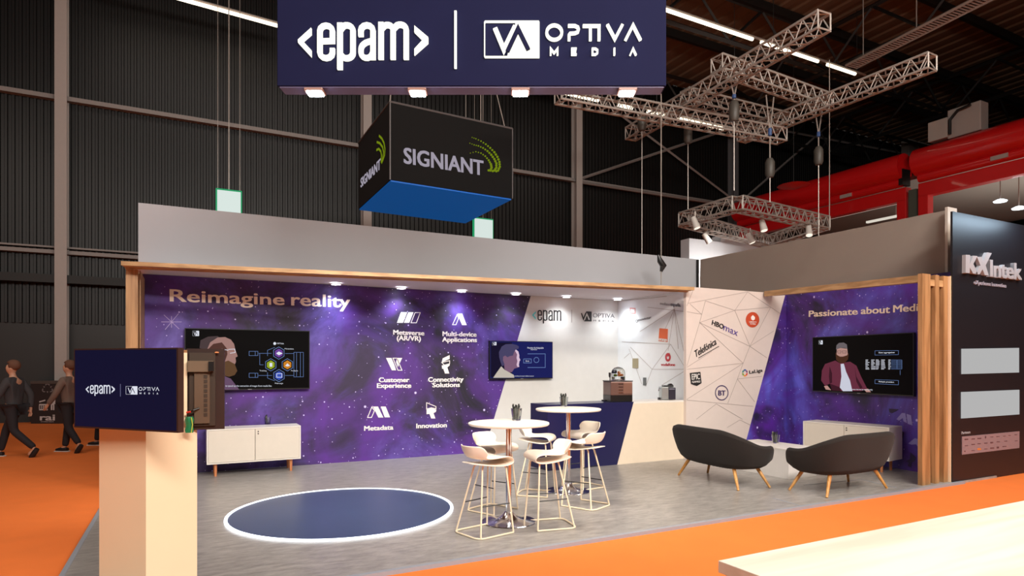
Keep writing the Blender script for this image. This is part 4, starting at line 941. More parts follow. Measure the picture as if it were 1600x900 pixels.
# ================================================================== FURNITURE
# counter
c0 = onY(856, 700, 8.55).x; c1 = onY(1072, 700, PY).x; ct = 1.045
t = thing('service_counter', 'long counter, navy on the left and cream on the right, under the coffee machines', 'counter', (c0, 8.56, 0))
W_ = c1 - c0; diag0 = onY(990, 629, 8.55).x - c0; diag1 = onY(965, 725.7, 8.55).x - c0
CREAM = mat('cream_laminate', (224, 208, 186), .5)
bm = NB(); prism(bm, [(0, 0, 0), (diag1, 0, 0), (diag0, 0, ct - .03), (0, 0, ct - .03)], (0, 1, 0), .55); obj('navy_body', bm, NAVY, t)
bm = NB(); prism(bm, [(diag1, 0, 0), (W_, 0, 0), (W_, 0, ct - .03), (diag0, 0, ct - .03)], (0, 1, 0), .55); obj('cream_body', bm, CREAM, t)
bm = NB(); prism(bm, [(0, 0, ct - .03), (diag0, 0, ct - .03), (diag0 + .01, 0, ct), (0, 0, ct)], (0, 1, 0), .55); obj('navy_top', bm, NAVY, t)
bm = NB(); prism(bm, [(diag0, 0, ct - .03), (W_, 0, ct - .03), (W_, 0, ct), (diag0 + .01, 0, ct)], (0, 1, 0), .55); obj('cream_top', bm, WHITE, t)
# drinks machine
q = onZ(965, 627, ct); q = V((q.x, 8.84, ct)); q = onY(965, 620, 8.82); q.z = ct
t = thing('drinks_machine', 'brown ribbed drinks machine with a clear dome, standing on the navy counter end', 'drinks machine', q, -.25)
BRN = mat('machine_brown', (112, 84, 76), .3, .3)
obj('machine_body', bx((-.2, -.18, .1), (.2, .18, .345), bev=.012), BRN, t)
obj('machine_base', bx((-.2, -.18, 0), (.2, .18, .13), bev=.01), BLACK, t)
obj('machine_lid', bx((-.205, -.185, .345), (.205, .185, .362), bev=.005), mat('lid_dark', (44, 32, 32), .3), t)
for k in range(4):
    obj('chrome_rib', bx((-.06, -.19, .15 + k * .05), (.02, -.178, .165 + k * .05)), CHROME, t)
obj('side_drawer', bx((.03, -.188, .14), (.19, -.178, .33), bev=.004), mat('drawer_copper', (140, 104, 90), .3, .4), t)
bm = NB(); lathe(bm, [(.118, 0), (.12, .03), (.12, .12), (.105, .17), (.07, .205), (.02, .22), (0, .222)], 28, (.01, 0, .375)); obj('clear_dome', bm, GLASS, t, True)
bm = NB(); lathe(bm, [(0, 0), (.125, 0), (.125, .02), (.118, .02), (0, .02)], 28, (.01, 0, .362)); obj('dome_ring', bm, CHROME, t, True)
random.seed(5)
for k in range(7):
    a = k * .9; bm = NB(); lathe(bm, [(0, 0), (.022, .004), (.028, .022), (.02, .04), (0, .044)], 10, (.01 + .062 * math.cos(a), .062 * math.sin(a), .384 + .045 * (k % 3)))
    obj('capsule', bm, mat('capsule_%d' % (k % 4), ((120, 140, 50), (190, 110, 60), (60, 60, 70), (190, 180, 150))[k % 4], .3, .6), t, True)
bm = NB(); tube(bm, [(-.16, -.05, .36), (-.16, -.05, .41), (-.165, -.05, .43), (-.165, -.05, .50)], [.008, .008, .018, .02], 10); obj('lever', bm, BLACK, t, True)
# tray
q = onY(948, 626, 8.95); q.z = ct; t = obj('drip_tray', bx((-.07, -.06, 0), (.07, .06, .025), bev=.004), BLACK, loc=q); tag(t, 'small flat black tray left of the brown drinks machine', 'tray')
q = onY(1043, 620, 8.80); q.z = ct
t = thing('coffee_machine', 'compact silver and black coffee machine on the cream counter end', 'coffee machine', q, -.5)
obj('steel_side', bx((-.13, -.12, .01), (-.005, .14, .235), bev=.01), mat('brushed_steel', (170, 176, 176), .3, .7), t)
obj('black_front', bx((-.004, -.12, .01), (.12, .14, .225), bev=.01), mat('machine_navy_black', (34, 32, 46), .35), t)
obj('top_handle', bx((-.09, -.10, .235), (.09, .08, .262), bev=.01), BLACK, t)
bm = NB(); lathe(bm, [(0, 0), (.05, 0), (.052, .02), (.03, .04), (0, .045)], 18, (.05, 0, .25)); obj('filler_cap', bm, BLACK, t, True)
bm = NB(); tube(bm, [(-.13, -.05, .2), (-.17, -.08, .21), (-.18, -.09, .16)], .008, 8); obj('steam_spout', bm, CHROME, t, True)
obj('drip_foot', bx((-.185, -.09, 0), (-.14, -.02, .045), bev=.004), BLACK, t)
obj('key_row', bx((.0, -.124, .19), (.1, -.12, .205)), mat('key_grey', (120, 116, 130), .4), t)
for k in range(4):
    pass

# sideboards
def sideboard(label, loc, rz, L_, H=.713, Dp=.45):
    t = thing('sideboard', label, 'sideboard', loc, rz); zb_ = .19
    obj('carcass', box(box(box(box(box(NB(), (0, 0, zb_), (L_, Dp, zb_ + .018)), (0, 0, H - .018), (L_, Dp, H)), (0, 0, zb_ + .018), (.018, Dp, H - .018)), (L_ - .018, 0, zb_ + .018), (L_, Dp, H - .018)), (.018, Dp - .01, zb_ + .018), (L_ - .018, Dp, H - .018)), WHITE, t)
    for k in (0, 1):
        x0 = .021 + k * (L_ / 2 - .018); d_ = obj('door', bx((x0, .004, zb_ + .022), (x0 + L_ / 2 - .024, .02, H - .022), bev=.0015), CABI, t)
        if k == 1:
            for dz in (.05, .085):
                bm = NB(); tube(bm, [(x0 + .04, .004, H - dz - .01), (x0 + .04, -.004, H - dz - .01)], .010, 12); obj('lock', bm, mat('lock_grey', (90, 86, 84), .3, .8), d_)
    for x_ in (.12, L_ - .14):
        for y_ in (.07, Dp - .07):
            bm = NB(); tube(bm, [(x_, y_, 0), (x_, y_, zb_)], [.019, .026], 12); obj('leg', bm, PINE, t, True)
    return t
sx0 = onY(323, 700, 10.40).x; sx1 = onY(470, 700, 10.40).x
sideboard('white sideboard with beige doors against the purple wall, behind the standing screen', (sx0, 10.40, 0), 0, sx1 - sx0)
sideboard('white sideboard with beige doors against the right wall, behind the right sofa', (9.42, 7.28, 0), math.atan2(-1.36, .20), 1.38)
# coffee table: closed box
t = thing('coffee_table', 'low white box table between the two charcoal sofas', 'coffee table', (7.84, 6.3, 0))
obj('table_body', bx((0, 0, 0), (.62, 1.1, .425), bev=.003), mat('box_table_white', (214, 210, 206), .45), t); obj('table_top', bx((-.004, -.004, .425), (.624, 1.104, .44), bev=.003), WHITE, t)
obj('maker_mark', bx((-.003, .62, .06), (-.001, .7, .075)), mat('blue_mark', (80, 100, 140), .5), t)
# round bar tables
def bar_table(label, loc, H, R1):
    t = thing('bar_table', label, 'bar table', loc, group=None)
    bm = NB(); lathe(bm, [(0, H - .028), (R1 - .012, H - .028), (R1, H - .018), (R1, H - .004), (R1 - .006, H), (0, H)], 64); obj('table_top', bm, mat('bar_top_white', (236, 228, 216), .4), t, True)
    bm = NB(); lathe(bm, [(0, .03), (.032, .03), (.032, H - .05), (.06, H - .035), (.06, H - .028), (0, H - .028)], 28); obj('column', bm, CHROME, t, True)
    bm = NB(); lathe(bm, [(0, 0), (.285, 0), (.295, .004), (.29, .011), (.22, .02), (.13, .036), (.085, .06), (.055, .095), (.045, .11), (.032, .112), (0, .112)], 56); obj('base_disc', bm, CHROME, t, True)
    return t
T1 = onZ(795, 815, 0); T2 = onZ(888, 767, 0)
bar_table('nearer round white bar table on a chrome column, left one', T1, 1.067, .435)
bar_table('farther round white bar table, in front of the navy counter', T2, 1.10, .435)
# glass tumblers filled with dark sachets
def tumbler(label, loc, s=1.0, rz=0):
    t = thing('glass_tumbler', label, 'tumbler', loc, rz, group=None)
    bm = NB(); lathe(bm, [(0, .0), (.038 * s, 0), (.042 * s, .01), (.055 * s, .12 * s), (.052 * s, .12 * s), (.040 * s, .014), (0, .014)], 24); obj('glass_cup', bm, GLASS, t, True)
    random.seed(11); dk = mat('sachet_dark', (34, 38, 34), .5); gr = mat('sachet_grey', (120, 118, 108), .5)
    for m_, nm, n_ in ((dk, 'dark_sachets', 13), (gr, 'grey_sachets', 6)):
        bm = NB()
        for k in range(n_):
            a = random.uniform(0, 6.28); r0 = random.uniform(0, .026) * s; r1 = r0 + random.uniform(.006, .022) * s; a2 = a + random.uniform(-.4, .4)
            p = V((r0 * math.cos(a), r0 * math.sin(a), .016)); q = V((r1 * math.cos(a2), r1 * math.sin(a2), random.uniform(.12, .165) * s)); d = (q - p).normalized(); x_ = d.cross(V((math.sin(a), -math.cos(a), .2))).normalized() * .008 * s; y_ = d.cross(x_).normalized() * .002
            vs_ = [bm.verts.new(c) for c in (p - x_ - y_, p + x_ - y_, p + x_ + y_, p - x_ + y_, q - x_ - y_, q + x_ - y_, q + x_ + y_, q - x_ + y_)]
            for f_ in ((0, 3, 2, 1), (4, 5, 6, 7), (0, 1, 5, 4), (1, 2, 6, 5), (2, 3, 7, 6), (3, 0, 4, 7)): bm.faces.new([vs_[i] for i in f_])
        obj(nm, bm, m_, t)
    return t
q = onZ(807, 657, 1.067); tumbler('glass tumbler of dark sachets on the nearer bar table', q, 1.12)
q = onZ(881, 635, 1.10); tumbler('glass tumbler of dark sachets on the farther bar table', q, 1.12)
q = onZ(418, 662.5, .713); tumbler('glass tumbler of dark sachets on the left sideboard', q, 1.0)
q = onZ(1212, 692.5, .44); tumbler('glass tumbler of dark sachets on the low white box table', q, 1.12)

# bar stools: folded shell on a wire sled. local +Y faces the table
def grid_shell(rows, th, flip=False):
    bm = NB(); G = [[bm.verts.new(V(p)) for p in r] for r in rows]
    for a, b in zip(G, G[1:]):
        for i in range(len(a) - 1): bm.faces.new((a[i], a[i + 1], b[i + 1], b[i]))
    bmesh.ops.recalc_face_normals(bm, faces=bm.faces[:])
    bmesh.ops.solidify(bm, geom=bm.faces[:], thickness=th)
    return bm
def add_subsurf(o, n=2):
    md = o.modifiers.new('subsurf', 'SUBSURF'); md.levels = n; md.render_levels = n
prof = [(-.235, .893, .15, .022), (-.228, .875, .185, .03), (-.21, .83, .20, .034), (-.19, .792, .185, .03), (-.155, .768, .17, .016), (-.10, .758, .175, .006), (-.02, .757, .20, 0), (.08, .765, .215, -.004), (.15, .768, .215, -.004), (.205, .755, .212, -.002), (.228, .725, .21, 0), (.215, .69, .205, 0), (.155, .672, .198, 0), (.06, .673, .19, 0), (-.05, .686, .175, 0), (-.15, .702, .145, 0), (-.23, .714, .08, 0)]
def stool_mesh():
    rows = []
    for (y, z, hw_, cv) in prof:
        r = []
        for i in range(9):
            k = -1 + 2 * i / 8; r.append((k * hw_, y + cv * 3 * k * k, z + (.012 * k * k if z > .74 and z < .8 else 0)))
        rows.append(r)
    return grid_shell(rows, .013)
def make_stool(label):
    t = thing('bar_stool', label, 'bar stool')
    o = obj('seat_shell', stool_mesh(), STOOL, t, True); add_subsurf(o, 2)
    R_ = .009
    for sx in (-1, 1):
        bm = NB(); tube(bm, [(sx * .13, .15, .675), (sx * .15, .16, .65), (sx * .215, .20, .012)], R_, 8); obj('leg', bm, WIRE, t, True)
        bm = NB(); tube(bm, [(sx * .06, -.06, .685), (sx * .07, -.08, .66), (sx * .20, -.20, .03), (sx * .205, -.2, .012)], R_, 8); obj('leg', bm, WIRE, t, True)
        bm = NB(); tube(bm, [(sx * .115, -.115, .50 - .02), (sx * .115, -.115, .50 - .02)], R_, 4)
        bm.free()
    bm = NB()
    pts = [(-.215, .20, .01), (-.215, -.16, .01)] + [(-.215 + .07 * (1 - math.cos(a)), -.16 - .07 * math.sin(a), .01) for a in (.4, .8, 1.2)] + [(-.13, -.235, .01), (.13, -.235, .01)] + [(.215 - .07 * (1 - math.cos(a)), -.16 - .07 * math.sin(a), .01) for a in (1.2, .8, .4)] + [(.215, -.16, .01), (.215, .20, .01)]
    tube(bm, pts, R_, 8); obj('sled_base', bm, WIRE, t, True)
    for sx in (-1, 1):
        z_ = .30; k = (.67 - z_) / (.67 - .012); xf = sx * (.15 + .065 * k); yf = .16 + .04 * k; k2 = (.68 - z_) / .65; xr = sx * (.07 + .13 * k2); yr = -.08 - .12 * k2
        bm = NB(); tube(bm, [(xf, yf, z_), (xr, yr, z_)], .006, 6); obj('footrest', bm, BLACK, t, True)
    return t
def copy_tree(src, label):
    r = src.copy(); C.objects.link(r); r['label'] = label
    for ch in [c for c in bpy.data.objects if c.parent is src]:
        c = ch.copy(); C.objects.link(c); c.parent = r
    return r
stools = [('bar stool nearest the camera, back toward the light ring, at the nearer table', 757, 713, (1, .85)),
          ('bar stool behind the nearest one, left of the nearer table column', 770, 694, (1, -.8)),
          ('bar stool right of the nearer bar table, its fold facing left', 858, 707, (-1, -.30)),
          ('bar stool between the two bar tables, in front of the pale wall', 838, 680, (1, -.30)),
          ('bar stool right of the farther table, tan back toward the camera', 915, 690, (-1, .8)),
          ('rearmost bar stool, right of the farther table close to the navy counter', 911, 674, (-1, -.75))]
first = None
for lab, px_, py_, f_ in stools:
    q = onZ(px_, py_, .765)
    o = first if first and False else (make_stool(lab) if first is None else copy_tree(first, lab))
    first = first or o; o['group'] = 'bar stools around the round tables'
    o.location = (q.x, q.y, 0); o.rotation_euler = (0, 0, fwd_ang(*f_))

# sofas: upholstered shell on four splayed oak legs. local -Y is the back
def sofa(label, loc, rz):
    t = thing('sofa', label, 'sofa', loc, rz); N_ = 56
    def sup(a, hx_, hy_, e): c, s = math.cos(a), math.sin(a); return (hx_ * math.copysign(abs(c) ** e, c), hy_ * math.copysign(abs(s) ** e, s))
    def rim(a):
        x_, y_ = sup(a, .80, .40, .55)
        s = max(0, min(1, (-y_ + .02) / .40)); k = max(0, min(1, (.80 - abs(x_)) / .34))
        back = .775 + .025 * k
        arm = .59
        w_ = s ** 1.1
        z_ = arm + (back - arm) * w_
        fr = max(0, min(1, (y_ - .22) / .16)); fr = fr * fr * (3 - 2 * fr); mid = max(0, min(1, (.80 - abs(x_)) / .16)); mid = mid * mid * (3 - 2 * mid)
        z_ = z_ * (1 - fr * mid) + .37 * fr * mid
        y_ -= .07 * w_
        return V((x_, y_, z_))
    rings = []
    for kind in range(8):
        r = []
        for i in range(N_):
            a = 2 * PI * i / N_; R1 = rim(a); bx_, by_ = sup(a, .56, .27, .7); B1 = V((bx_, by_, .235)); bx2, by2 = sup(a, .68, .345, .62); B2 = V((bx2 * 1.04, by2 * 1.04, .30))
            c = V((R1.x * .9, R1.y * .88, 0)); inn = V((R1.x * (1 - .085 / .8), R1.y * (1 - .085 / .4) , R1.z))
            if kind == 0: p = B1
            elif kind == 1: p = B2
            elif kind == 2: p = B2.lerp(R1, .5) + V((R1.x, R1.y, 0)).normalized() * .012
            elif kind == 3: p = R1 - V((0, 0, .02))
            elif kind == 4: p = (R1 + inn) / 2 + V((0, 0, .012))
            elif kind == 5: p = inn - V((0, 0, .02))
            elif kind == 6: p = V((inn.x * .93, inn.y * .90, min(.37, inn.z - .02)))
            else: p = V((inn.x * .80, inn.y * .72, .35))
            r.append(p)
        rings.append(r)
    bm = NB(); G = [[bm.verts.new(p) for p in r] for r in rings]
    for a, b in zip(G, G[1:]):
        for i in range(N_): bm.faces.new((a[i], a[(i + 1) % N_], b[(i + 1) % N_], b[i]))
    bm.faces.new(G[0][::-1]); bm.faces.new(G[-1])
    o = obj('shell', bm, FELT, t, True); add_subsurf(o, 1)
    bm = NB(); pts = [sup(2 * PI * i / N_, .64, .29, .55) for i in range(N_)]
    lo_ = [bm.verts.new((x_, y_ + .05, .35)) for x_, y_ in pts]; m1 = [bm.verts.new((x_ * 1.02, y_ * 1.02 + .05, .39)) for x_, y_ in pts]; hi_ = [bm.verts.new((x_ * .97, y_ * .95 + .05, .425)) for x_, y_ in pts]; tp_ = [bm.verts.new((x_ * .8, y_ * .75 + .05, .435)) for x_, y_ in pts]
    for a, b in ((lo_, m1), (m1, hi_), (hi_, tp_)):
        for i in range(N_): bm.faces.new((a[i], a[(i + 1) % N_], b[(i + 1) % N_], b[i]))
    bm.faces.new(lo_[::-1]); bm.faces.new(tp_)
    obj('seat_cushion', bm, FELT, t, True)
    for sx in (-1, 1):
        for (y0, y1) in ((-.20, -.27), (.20, .28)):
            bm = NB(); tube(bm, [(sx * .48, y0, .26), (sx * .64, y1, .003)], [.026, .016], 12); obj('leg', bm, OAK, t, True)
    return t
sofa('charcoal wool sofa on oak legs, left one, seen from behind beside the counter', (6.87, 6.66, 0), -PI / 2 - .09)
sofa('charcoal wool sofa on oak legs, right one, in front of the white sideboard', (7.83, 5.50, 0), .02)

# foreground counter top of the stand across the aisle
t = thing('aisle_counter', 'pale wood counter top jutting into the lower right corner', 'counter', (1.44, 1.41, 0))
obj('counter_top', bx((0, -2.6, 1.063), (3.4, 0, 1.10), bev=.002), COUNTER, t)
obj('counter_body', bx((.05, -2.55, -.03), (3.35, -.05, 1.063)), wood_mat('counter_body_wood', (150, 112, 84), (176, 136, 104), 'X', 8), t)

# ------------------------------------------------------------------ plinth with two screens
def cray(px_): return (px_ - 800) / F
P0 = V((cray(228) * 4.3, 4.3))                     # nearest corner, camera-right / forward
dl = V((-.906, .4236)); dr = V((.4236, .906))
def hit(p, d, px_):
    k = cray(px_); return (k * p.y - p.x) / (d.x - k * d.y)
wl = hit(P0, dl, 155); wrt = hit(P0, dr, 308)
def W3(p, z=0): return cw(p.x, p.y, z)
base = W3(P0)
t = thing('plinth', 'tall cream plinth at the left front carrying two screens', 'plinth', base)
PL = mat('plinth_cream', (240, 214, 178), .6, noise=.03, nscale=2)
zt = EYE + (HOR - 545.5) / F * 4.3
zl = EYE + (HOR - 671) / F * 4.45
nt_ = hit(P0, dr, 292.5)
def pr(bm, s0, s1, z0, z1, l0=0, l1=None):
    l1 = wl if l1 is None else l1
    prism(bm, [W3(P0 + dr * s0 + dl * l0, z0) - base, W3(P0 + dr * s1 + dl * l0, z0) - base, W3(P0 + dr * s1 + dl * l1, z0) - base, W3(P0 + dr * s0 + dl * l1, z0) - base], (0, 0, 1), z1 - z0)
bm = NB(); pr(bm, 0, wrt, 0, zl); obj('plinth_body', bm, PL, t)
bm = NB(); pr(bm, .0, nt_, zl, zt - .02); obj('plinth_neck', bm, PL, t)
bm = NB(); pr(bm, .0, nt_, zt - .02, zt); obj('cap_board', bm, mat('cap_brown', (150, 108, 72), .5), t)
# front screen, on the left face
n_l = V((-dr.x, -dr.y)); off = .11
Q = P0 + n_l * off; d1 = V((-.935, .355)).normalized()
tL, tR = hit(Q, d1, 115.5), hit(Q, d1, 278)
SPL = Plane(W3(Q), W3(d1 * -1) )
a0, zt0 = SPL.px(115.5, 544); a1, zt1 = SPL.px(278, 544.4)
_, zb0 = SPL.px(115.5, 665.5); _, zb1 = SPL.px(278, 679.2)
zT = (zt0 + zt1) / 2 ; zB = (zb0 + zb1) / 2
print('tv', a1 - a0, zt0, zt1, zb0, zb1)
cen = SPL.at((a0 + a1) / 2, zB, 0)
s1 = thing('standing_screen', 'navy screen with white logos mounted on the cream plinth, facing left', 'television', cen)
def slab(nm, al, bl, ah, bh, o0, o1, m, th_=None):
    bm = NB(); prism(bm, [SPL.at(al, bl, o0), SPL.at(ah, bl, o0), SPL.at(ah, bh, o0), SPL.at(al, bh, o0)], SPL.n, o1 - o0); return wobj(nm, bm, m, th_ or s1)
slab('casing', a0, zB, a1, zT, -.045, -.001, mat('casing_brown', (52, 36, 32), .35)); slab('display', a0 + .012, zB + .012, a1 - .014, zT - .01, -.001, .001, glow('display_navy', (20, 20, 52), .75))
slab('back_box', a0 + .3, zB + .12, a1 - .2, zT - .15, -.075, -.045, BLACK); 
b1, b2, b3, b4 = NB(), NB(), NB(), NB()
f, u = affine(SPL, [((268, 377), (134.6, 614.6)), ((1078, 377), (179.9, 615.4)), ((268, 145), (134.6, 601.2))]); logo_epam(b1, (b2, b4), SPL, f, u * .74, .002, .001); wobj('lettering', b1, SCRW, s1); wobj('bracket_mark', b2, SCRW, s1); wobj('bracket_mark', b4, SCRW, s1)
b1, b4 = NB(), NB(); f, u = affine(SPL, [((26, 325), (197.3, 616.2)), ((900, 325), (249.6, 617.0)), ((26, 124), (197.3, 603.4))]); logo_va(b1, b3, SPL, f, u * .62, .002, .001, bm_w=b4); wobj('emblem', b1, SCRW, s1); wobj('lettering', b4, SCRW, s1); wobj('emblem_gap', b3, MATS['display_navy'], s1)
wobj('divider_mark', bpx(NB(), SPL, [(188.7, 600), (188.7, 619.5)], .0025, .002, .001), glow('divider_dim', (150, 150, 190), .7), s1)
# rear screen, seen from its back, mounted behind the neck
Qb = P0 + dr * (nt_ + .012); d2 = V((.906, -.4236))
d2 = V((.80, .30)).normalized()
RPL = Plane(W3(Qb), W3(d2))
c0_, _ = RPL.px(291, 600); c1_, zt_ = RPL.px(350.5, 545); _, zb_ = RPL.px(350.5, 670.5)
s2 = thing('standing_screen', 'screen seen from its brown back, mounted on the right side of the plinth', 'television', RPL.at((c0_ + c1_) / 2, zb_, -.03))
def slab2(nm, al, bl, ah, bh, o0, o1, m, lab=None):
    bm = NB(); prism(bm, [RPL.at(al, bl, o0), RPL.at(ah, bl, o0), RPL.at(ah, bh, o0), RPL.at(al, bh, o0)], RPL.n, o1 - o0); return wobj(nm, bm, m, s2)
slab2('casing', c0_ + .0, zb_, c1_, zt_, -.045, -.012, mat('casing_brown', (52, 36, 32), .35))
wd_ = c1_ - c0_
slab2('back_shell', c0_ + .02, zb_ + .03, c1_ - .06, zt_ - .03, -.012, .008, BRUSH)
slab2('back_hump', c0_ + wd_ * .22, zb_ + .05, c0_ + wd_ * .62, zt_ - .17, .008, .028, mat('hump_brown', (92, 70, 52), .5))
slab2('bracket', c0_ + wd_ * .06, zt_ - .17, c0_ + wd_ * .72, zt_ - .09, .008, .05, mat('bracket_bronze', (112, 90, 70), .5, .2))
slab2('bracket_bolt', c0_ + wd_ * .60, zt_ - .165, c0_ + wd_ * .74, zt_ - .095, .05, .065, BLACK)
bm = NB()
for k in range(9): prism(bm, [RPL.at(c0_ + wd_ * .47, zb_ + .10 + k * .035, .029), RPL.at(c0_ + wd_ * .56, zb_ + .10 + k * .035, .029), RPL.at(c0_ + wd_ * .56, zb_ + .125 + k * .035, .029), RPL.at(c0_ + wd_ * .47, zb_ + .125 + k * .035, .029)], RPL.n, .002)
wobj('vent_row', bm, BRUSH, s2)
bm = NB(); tube(bm, [RPL.at(c0_ + wd_ * .34, zb_ + .16, .03), RPL.at(c0_ + wd_ * .2, zb_ + .15, .06), RPL.at(c0_ + wd_ * .06, zb_ + .13, .05), RPL.at(c0_ + wd_ * .05, zb_ + .04, .03)], .008, 8); wobj('cable', bm, BLACK, s2, True)
bm = NB(); tube(bm, [RPL.at(c0_ + wd_ * .14, zb_ + .14, .07), RPL.at(c0_ + wd_ * .04, zb_ + .135, .06)], .007, 8); wobj('red_plug', bm, mat('plug_red', (200, 40, 30), .5), s2, True)
bm = NB(); lathe(bm, [(0, 0), (.014, 0), (.012, .006), (0, .008)], 12); o_ = None
bmesh.ops.transform(bm, matrix=Matrix.Translation(RPL.at(c1_ - .05, zt_ - .03, .01)), verts=bm.verts[:]); wobj('warm_indicator', bm, glow('indicator', (255, 150, 90), 1.2), s2)
# green bag on the ledge
q = RPL.at(c0_ + wd_ * .10, 0, .10); 
gx = P0 + dr * (nt_ + .03) + dl * -.0
g = thing('green_bag', 'small green crumpled bag hanging at the plinth ledge beside the brown screen back', 'bag', RPL.at(c0_ + wd_ * .115, zb_ - .01, .075))
bm = NB(); rows = []
for j in range(6):
    z_ = .115 * j / 5; r_ = .026 + .004 * math.sin(j * 2); rows.append([(r_ * math.cos(a) * (1.0), .6 * r_ * math.sin(a) + .003 * math.sin(3 * a + j), z_) for a in [2 * PI * k / 12 for k in range(12)]])
G = [[bm.verts.new(V(p)) for p in r] for r in rows]
for a, b in zip(G, G[1:]):
    for i in range(12): bm.faces.new((a[i], a[(i + 1) % 12], b[(i + 1) % 12], b[i]))
bm.faces.new(G[0][::-1]); bm.faces.new(G[-1])
obj('bag_body', bm, mat('green_plastic', (24, 112, 70), .35), g, True)
bm = NB(); tube(bm, [(.012, -.018, .0), (.02, -.02, .06), (.012, -.018, .11)], .004, 6); obj('bag_stripe', bm, mat('bag_lime', (170, 180, 70), .5), g, True)

# ------------------------------------------------------------------ waste bins in the hall, far left
bq = onZ(82, 662, -.03); bf = 1.7 * 0 + (EYE + .03) * F / (662 - HOR)
bl = cray(48) * bf; br_ = cray(118) * bf; 
BPn = Plane(cw(0, bf), cw(1, 0)); _, bt_ = BPn.px(60, 595); bt_ = bt_
t = thing('waste_bin', 'dark square waste bin with white recycling pictograms, behind the walking people', 'waste bin', cw((bl + br_) / 2, bf, -.03), -YAW)
hw_ = (br_ - bl) / 2
obj('bin_body', bx((-hw_, 0, .0), (hw_, .3, bt_ - .06), bev=.01), mat('bin_charcoal', (48, 42, 42), .5), t)
obj('bin_lid', bx((-hw_ - .01, -.01, bt_ - .06), (hw_ + .01, .31, bt_ + .03), bev=.01), mat('bin_lid_grey', (84, 76, 72), .5), t)
BW = mat('bin_print', (196, 186, 184), .6); BPn = Plane(cw(0, bf), cw(1, 0))
zz = lambda x, y: (x / 4.7375, 540 + y / 4.7375)
bm = NB()
for k in range(3):
    a = k * 2 * PI / 3 - PI / 2; cx_, cy_ = 352 + 26 * math.cos(a), 318 + 22 * math.sin(a)
    bpx(bm, BPn, [zz(cx_ + 15 * math.cos(b_), cy_ + 13 * math.sin(b_)) for b_ in (a - 1.4, a - .7, a, a + .7, a + 1.4)], .03, .002, .002)
    ppx(bm, BPn, [zz(352 + 40 * math.cos(a + 1.0), 318 + 34 * math.sin(a + 1.0)), zz(352 + 26 * math.cos(a + 1.35), 318 + 22 * math.sin(a + 1.35)), zz(352 + 24 * math.cos(a + .8), 318 + 20 * math.sin(a + .8))], .002, .002)
wobj('recycling_mark', bm, mat('bin_print_dim', (120, 112, 112), .6), t)
bm = NB()
ppx(bm, BPn, [zz(*q) for q in ((290, 432), (354, 432), (354, 442), (290, 442))], .002, .002)
for x_ in (292, 306, 320, 334, 348): bpx(bm, BPn, [zz(x_, 440), zz(x_, 476)], .022, .002, .002)
ppx(bm, BPn, [zz(*q) for q in ((290, 470), (354, 470), (354, 479), (290, 479))], .002, .002)
ppx(bm, BPn, [zz(*q) for q in ((290, 412), (335, 400), (337, 409), (292, 421))], .002, .002)
ppx(bm, BPn, [zz(*q) for q in ell(390, 384, 9, 9, 12)], .002, .002)
ppx(bm, BPn, [zz(*q) for q in ((374, 397), (410, 397), (410, 432), (403, 432), (403, 477), (393, 477), (393, 440), (388, 440), (388, 477), (377, 477), (377, 414), (352, 414), (350, 405))], .002, .002)
wobj('litter_pictogram', bm, BW, t)
bm = NB(); textpx(bm, BPn, 'rai', zz(298, 553), zz(405, 553), 8.6, bold=.025, off=.002, th=.002); textpx(bm, BPn, 'amsterdam', zz(302, 566), zz(398, 566), 1.6, off=.002, th=.002); textpx(bm, BPn, 'rai', zz(505, 546), zz(570, 542), 7, bold=.05, off=.002, th=.002); wobj('lettering', bm, BW, t)

# ------------------------------------------------------------------ people walking behind the stand's left side
def skin_obj(name, verts, edges, radii, m, parent, sub=2, root=0):
    me = bpy.data.meshes.new(name); me.from_pydata([V(v) for v in verts], edges, []); o = bpy.data.objects.new(name, me); C.objects.link(o)
    md = o.modifiers.new('skin', 'SKIN'); md.use_smooth_shade = True
    for i, r in enumerate(radii):
        sv = me.skin_vertices[0].data[i]; sv.radius = (r, r) if not isinstance(r, tuple) else r; sv.use_root = (i == root)
    s_ = o.modifiers.new('sub', 'SUBSURF'); s_.levels = sub; s_.render_levels = sub
    dg = bpy.context.evaluated_depsgraph_get(); m2 = bpy.data.meshes.new_from_object(o.evaluated_get(dg))
    bpy.data.objects.remove(o); bpy.data.meshes.remove(me)
    m2.name = name; m2.materials.clear(); m2.materials.append(m)
    for p in m2.polygons: p.use_smooth = True
    o = bpy.data.objects.new(name, m2); C.objects.link(o); o.parent = parent; return o
SKIN = mat('skin', (196, 146, 118), .55)
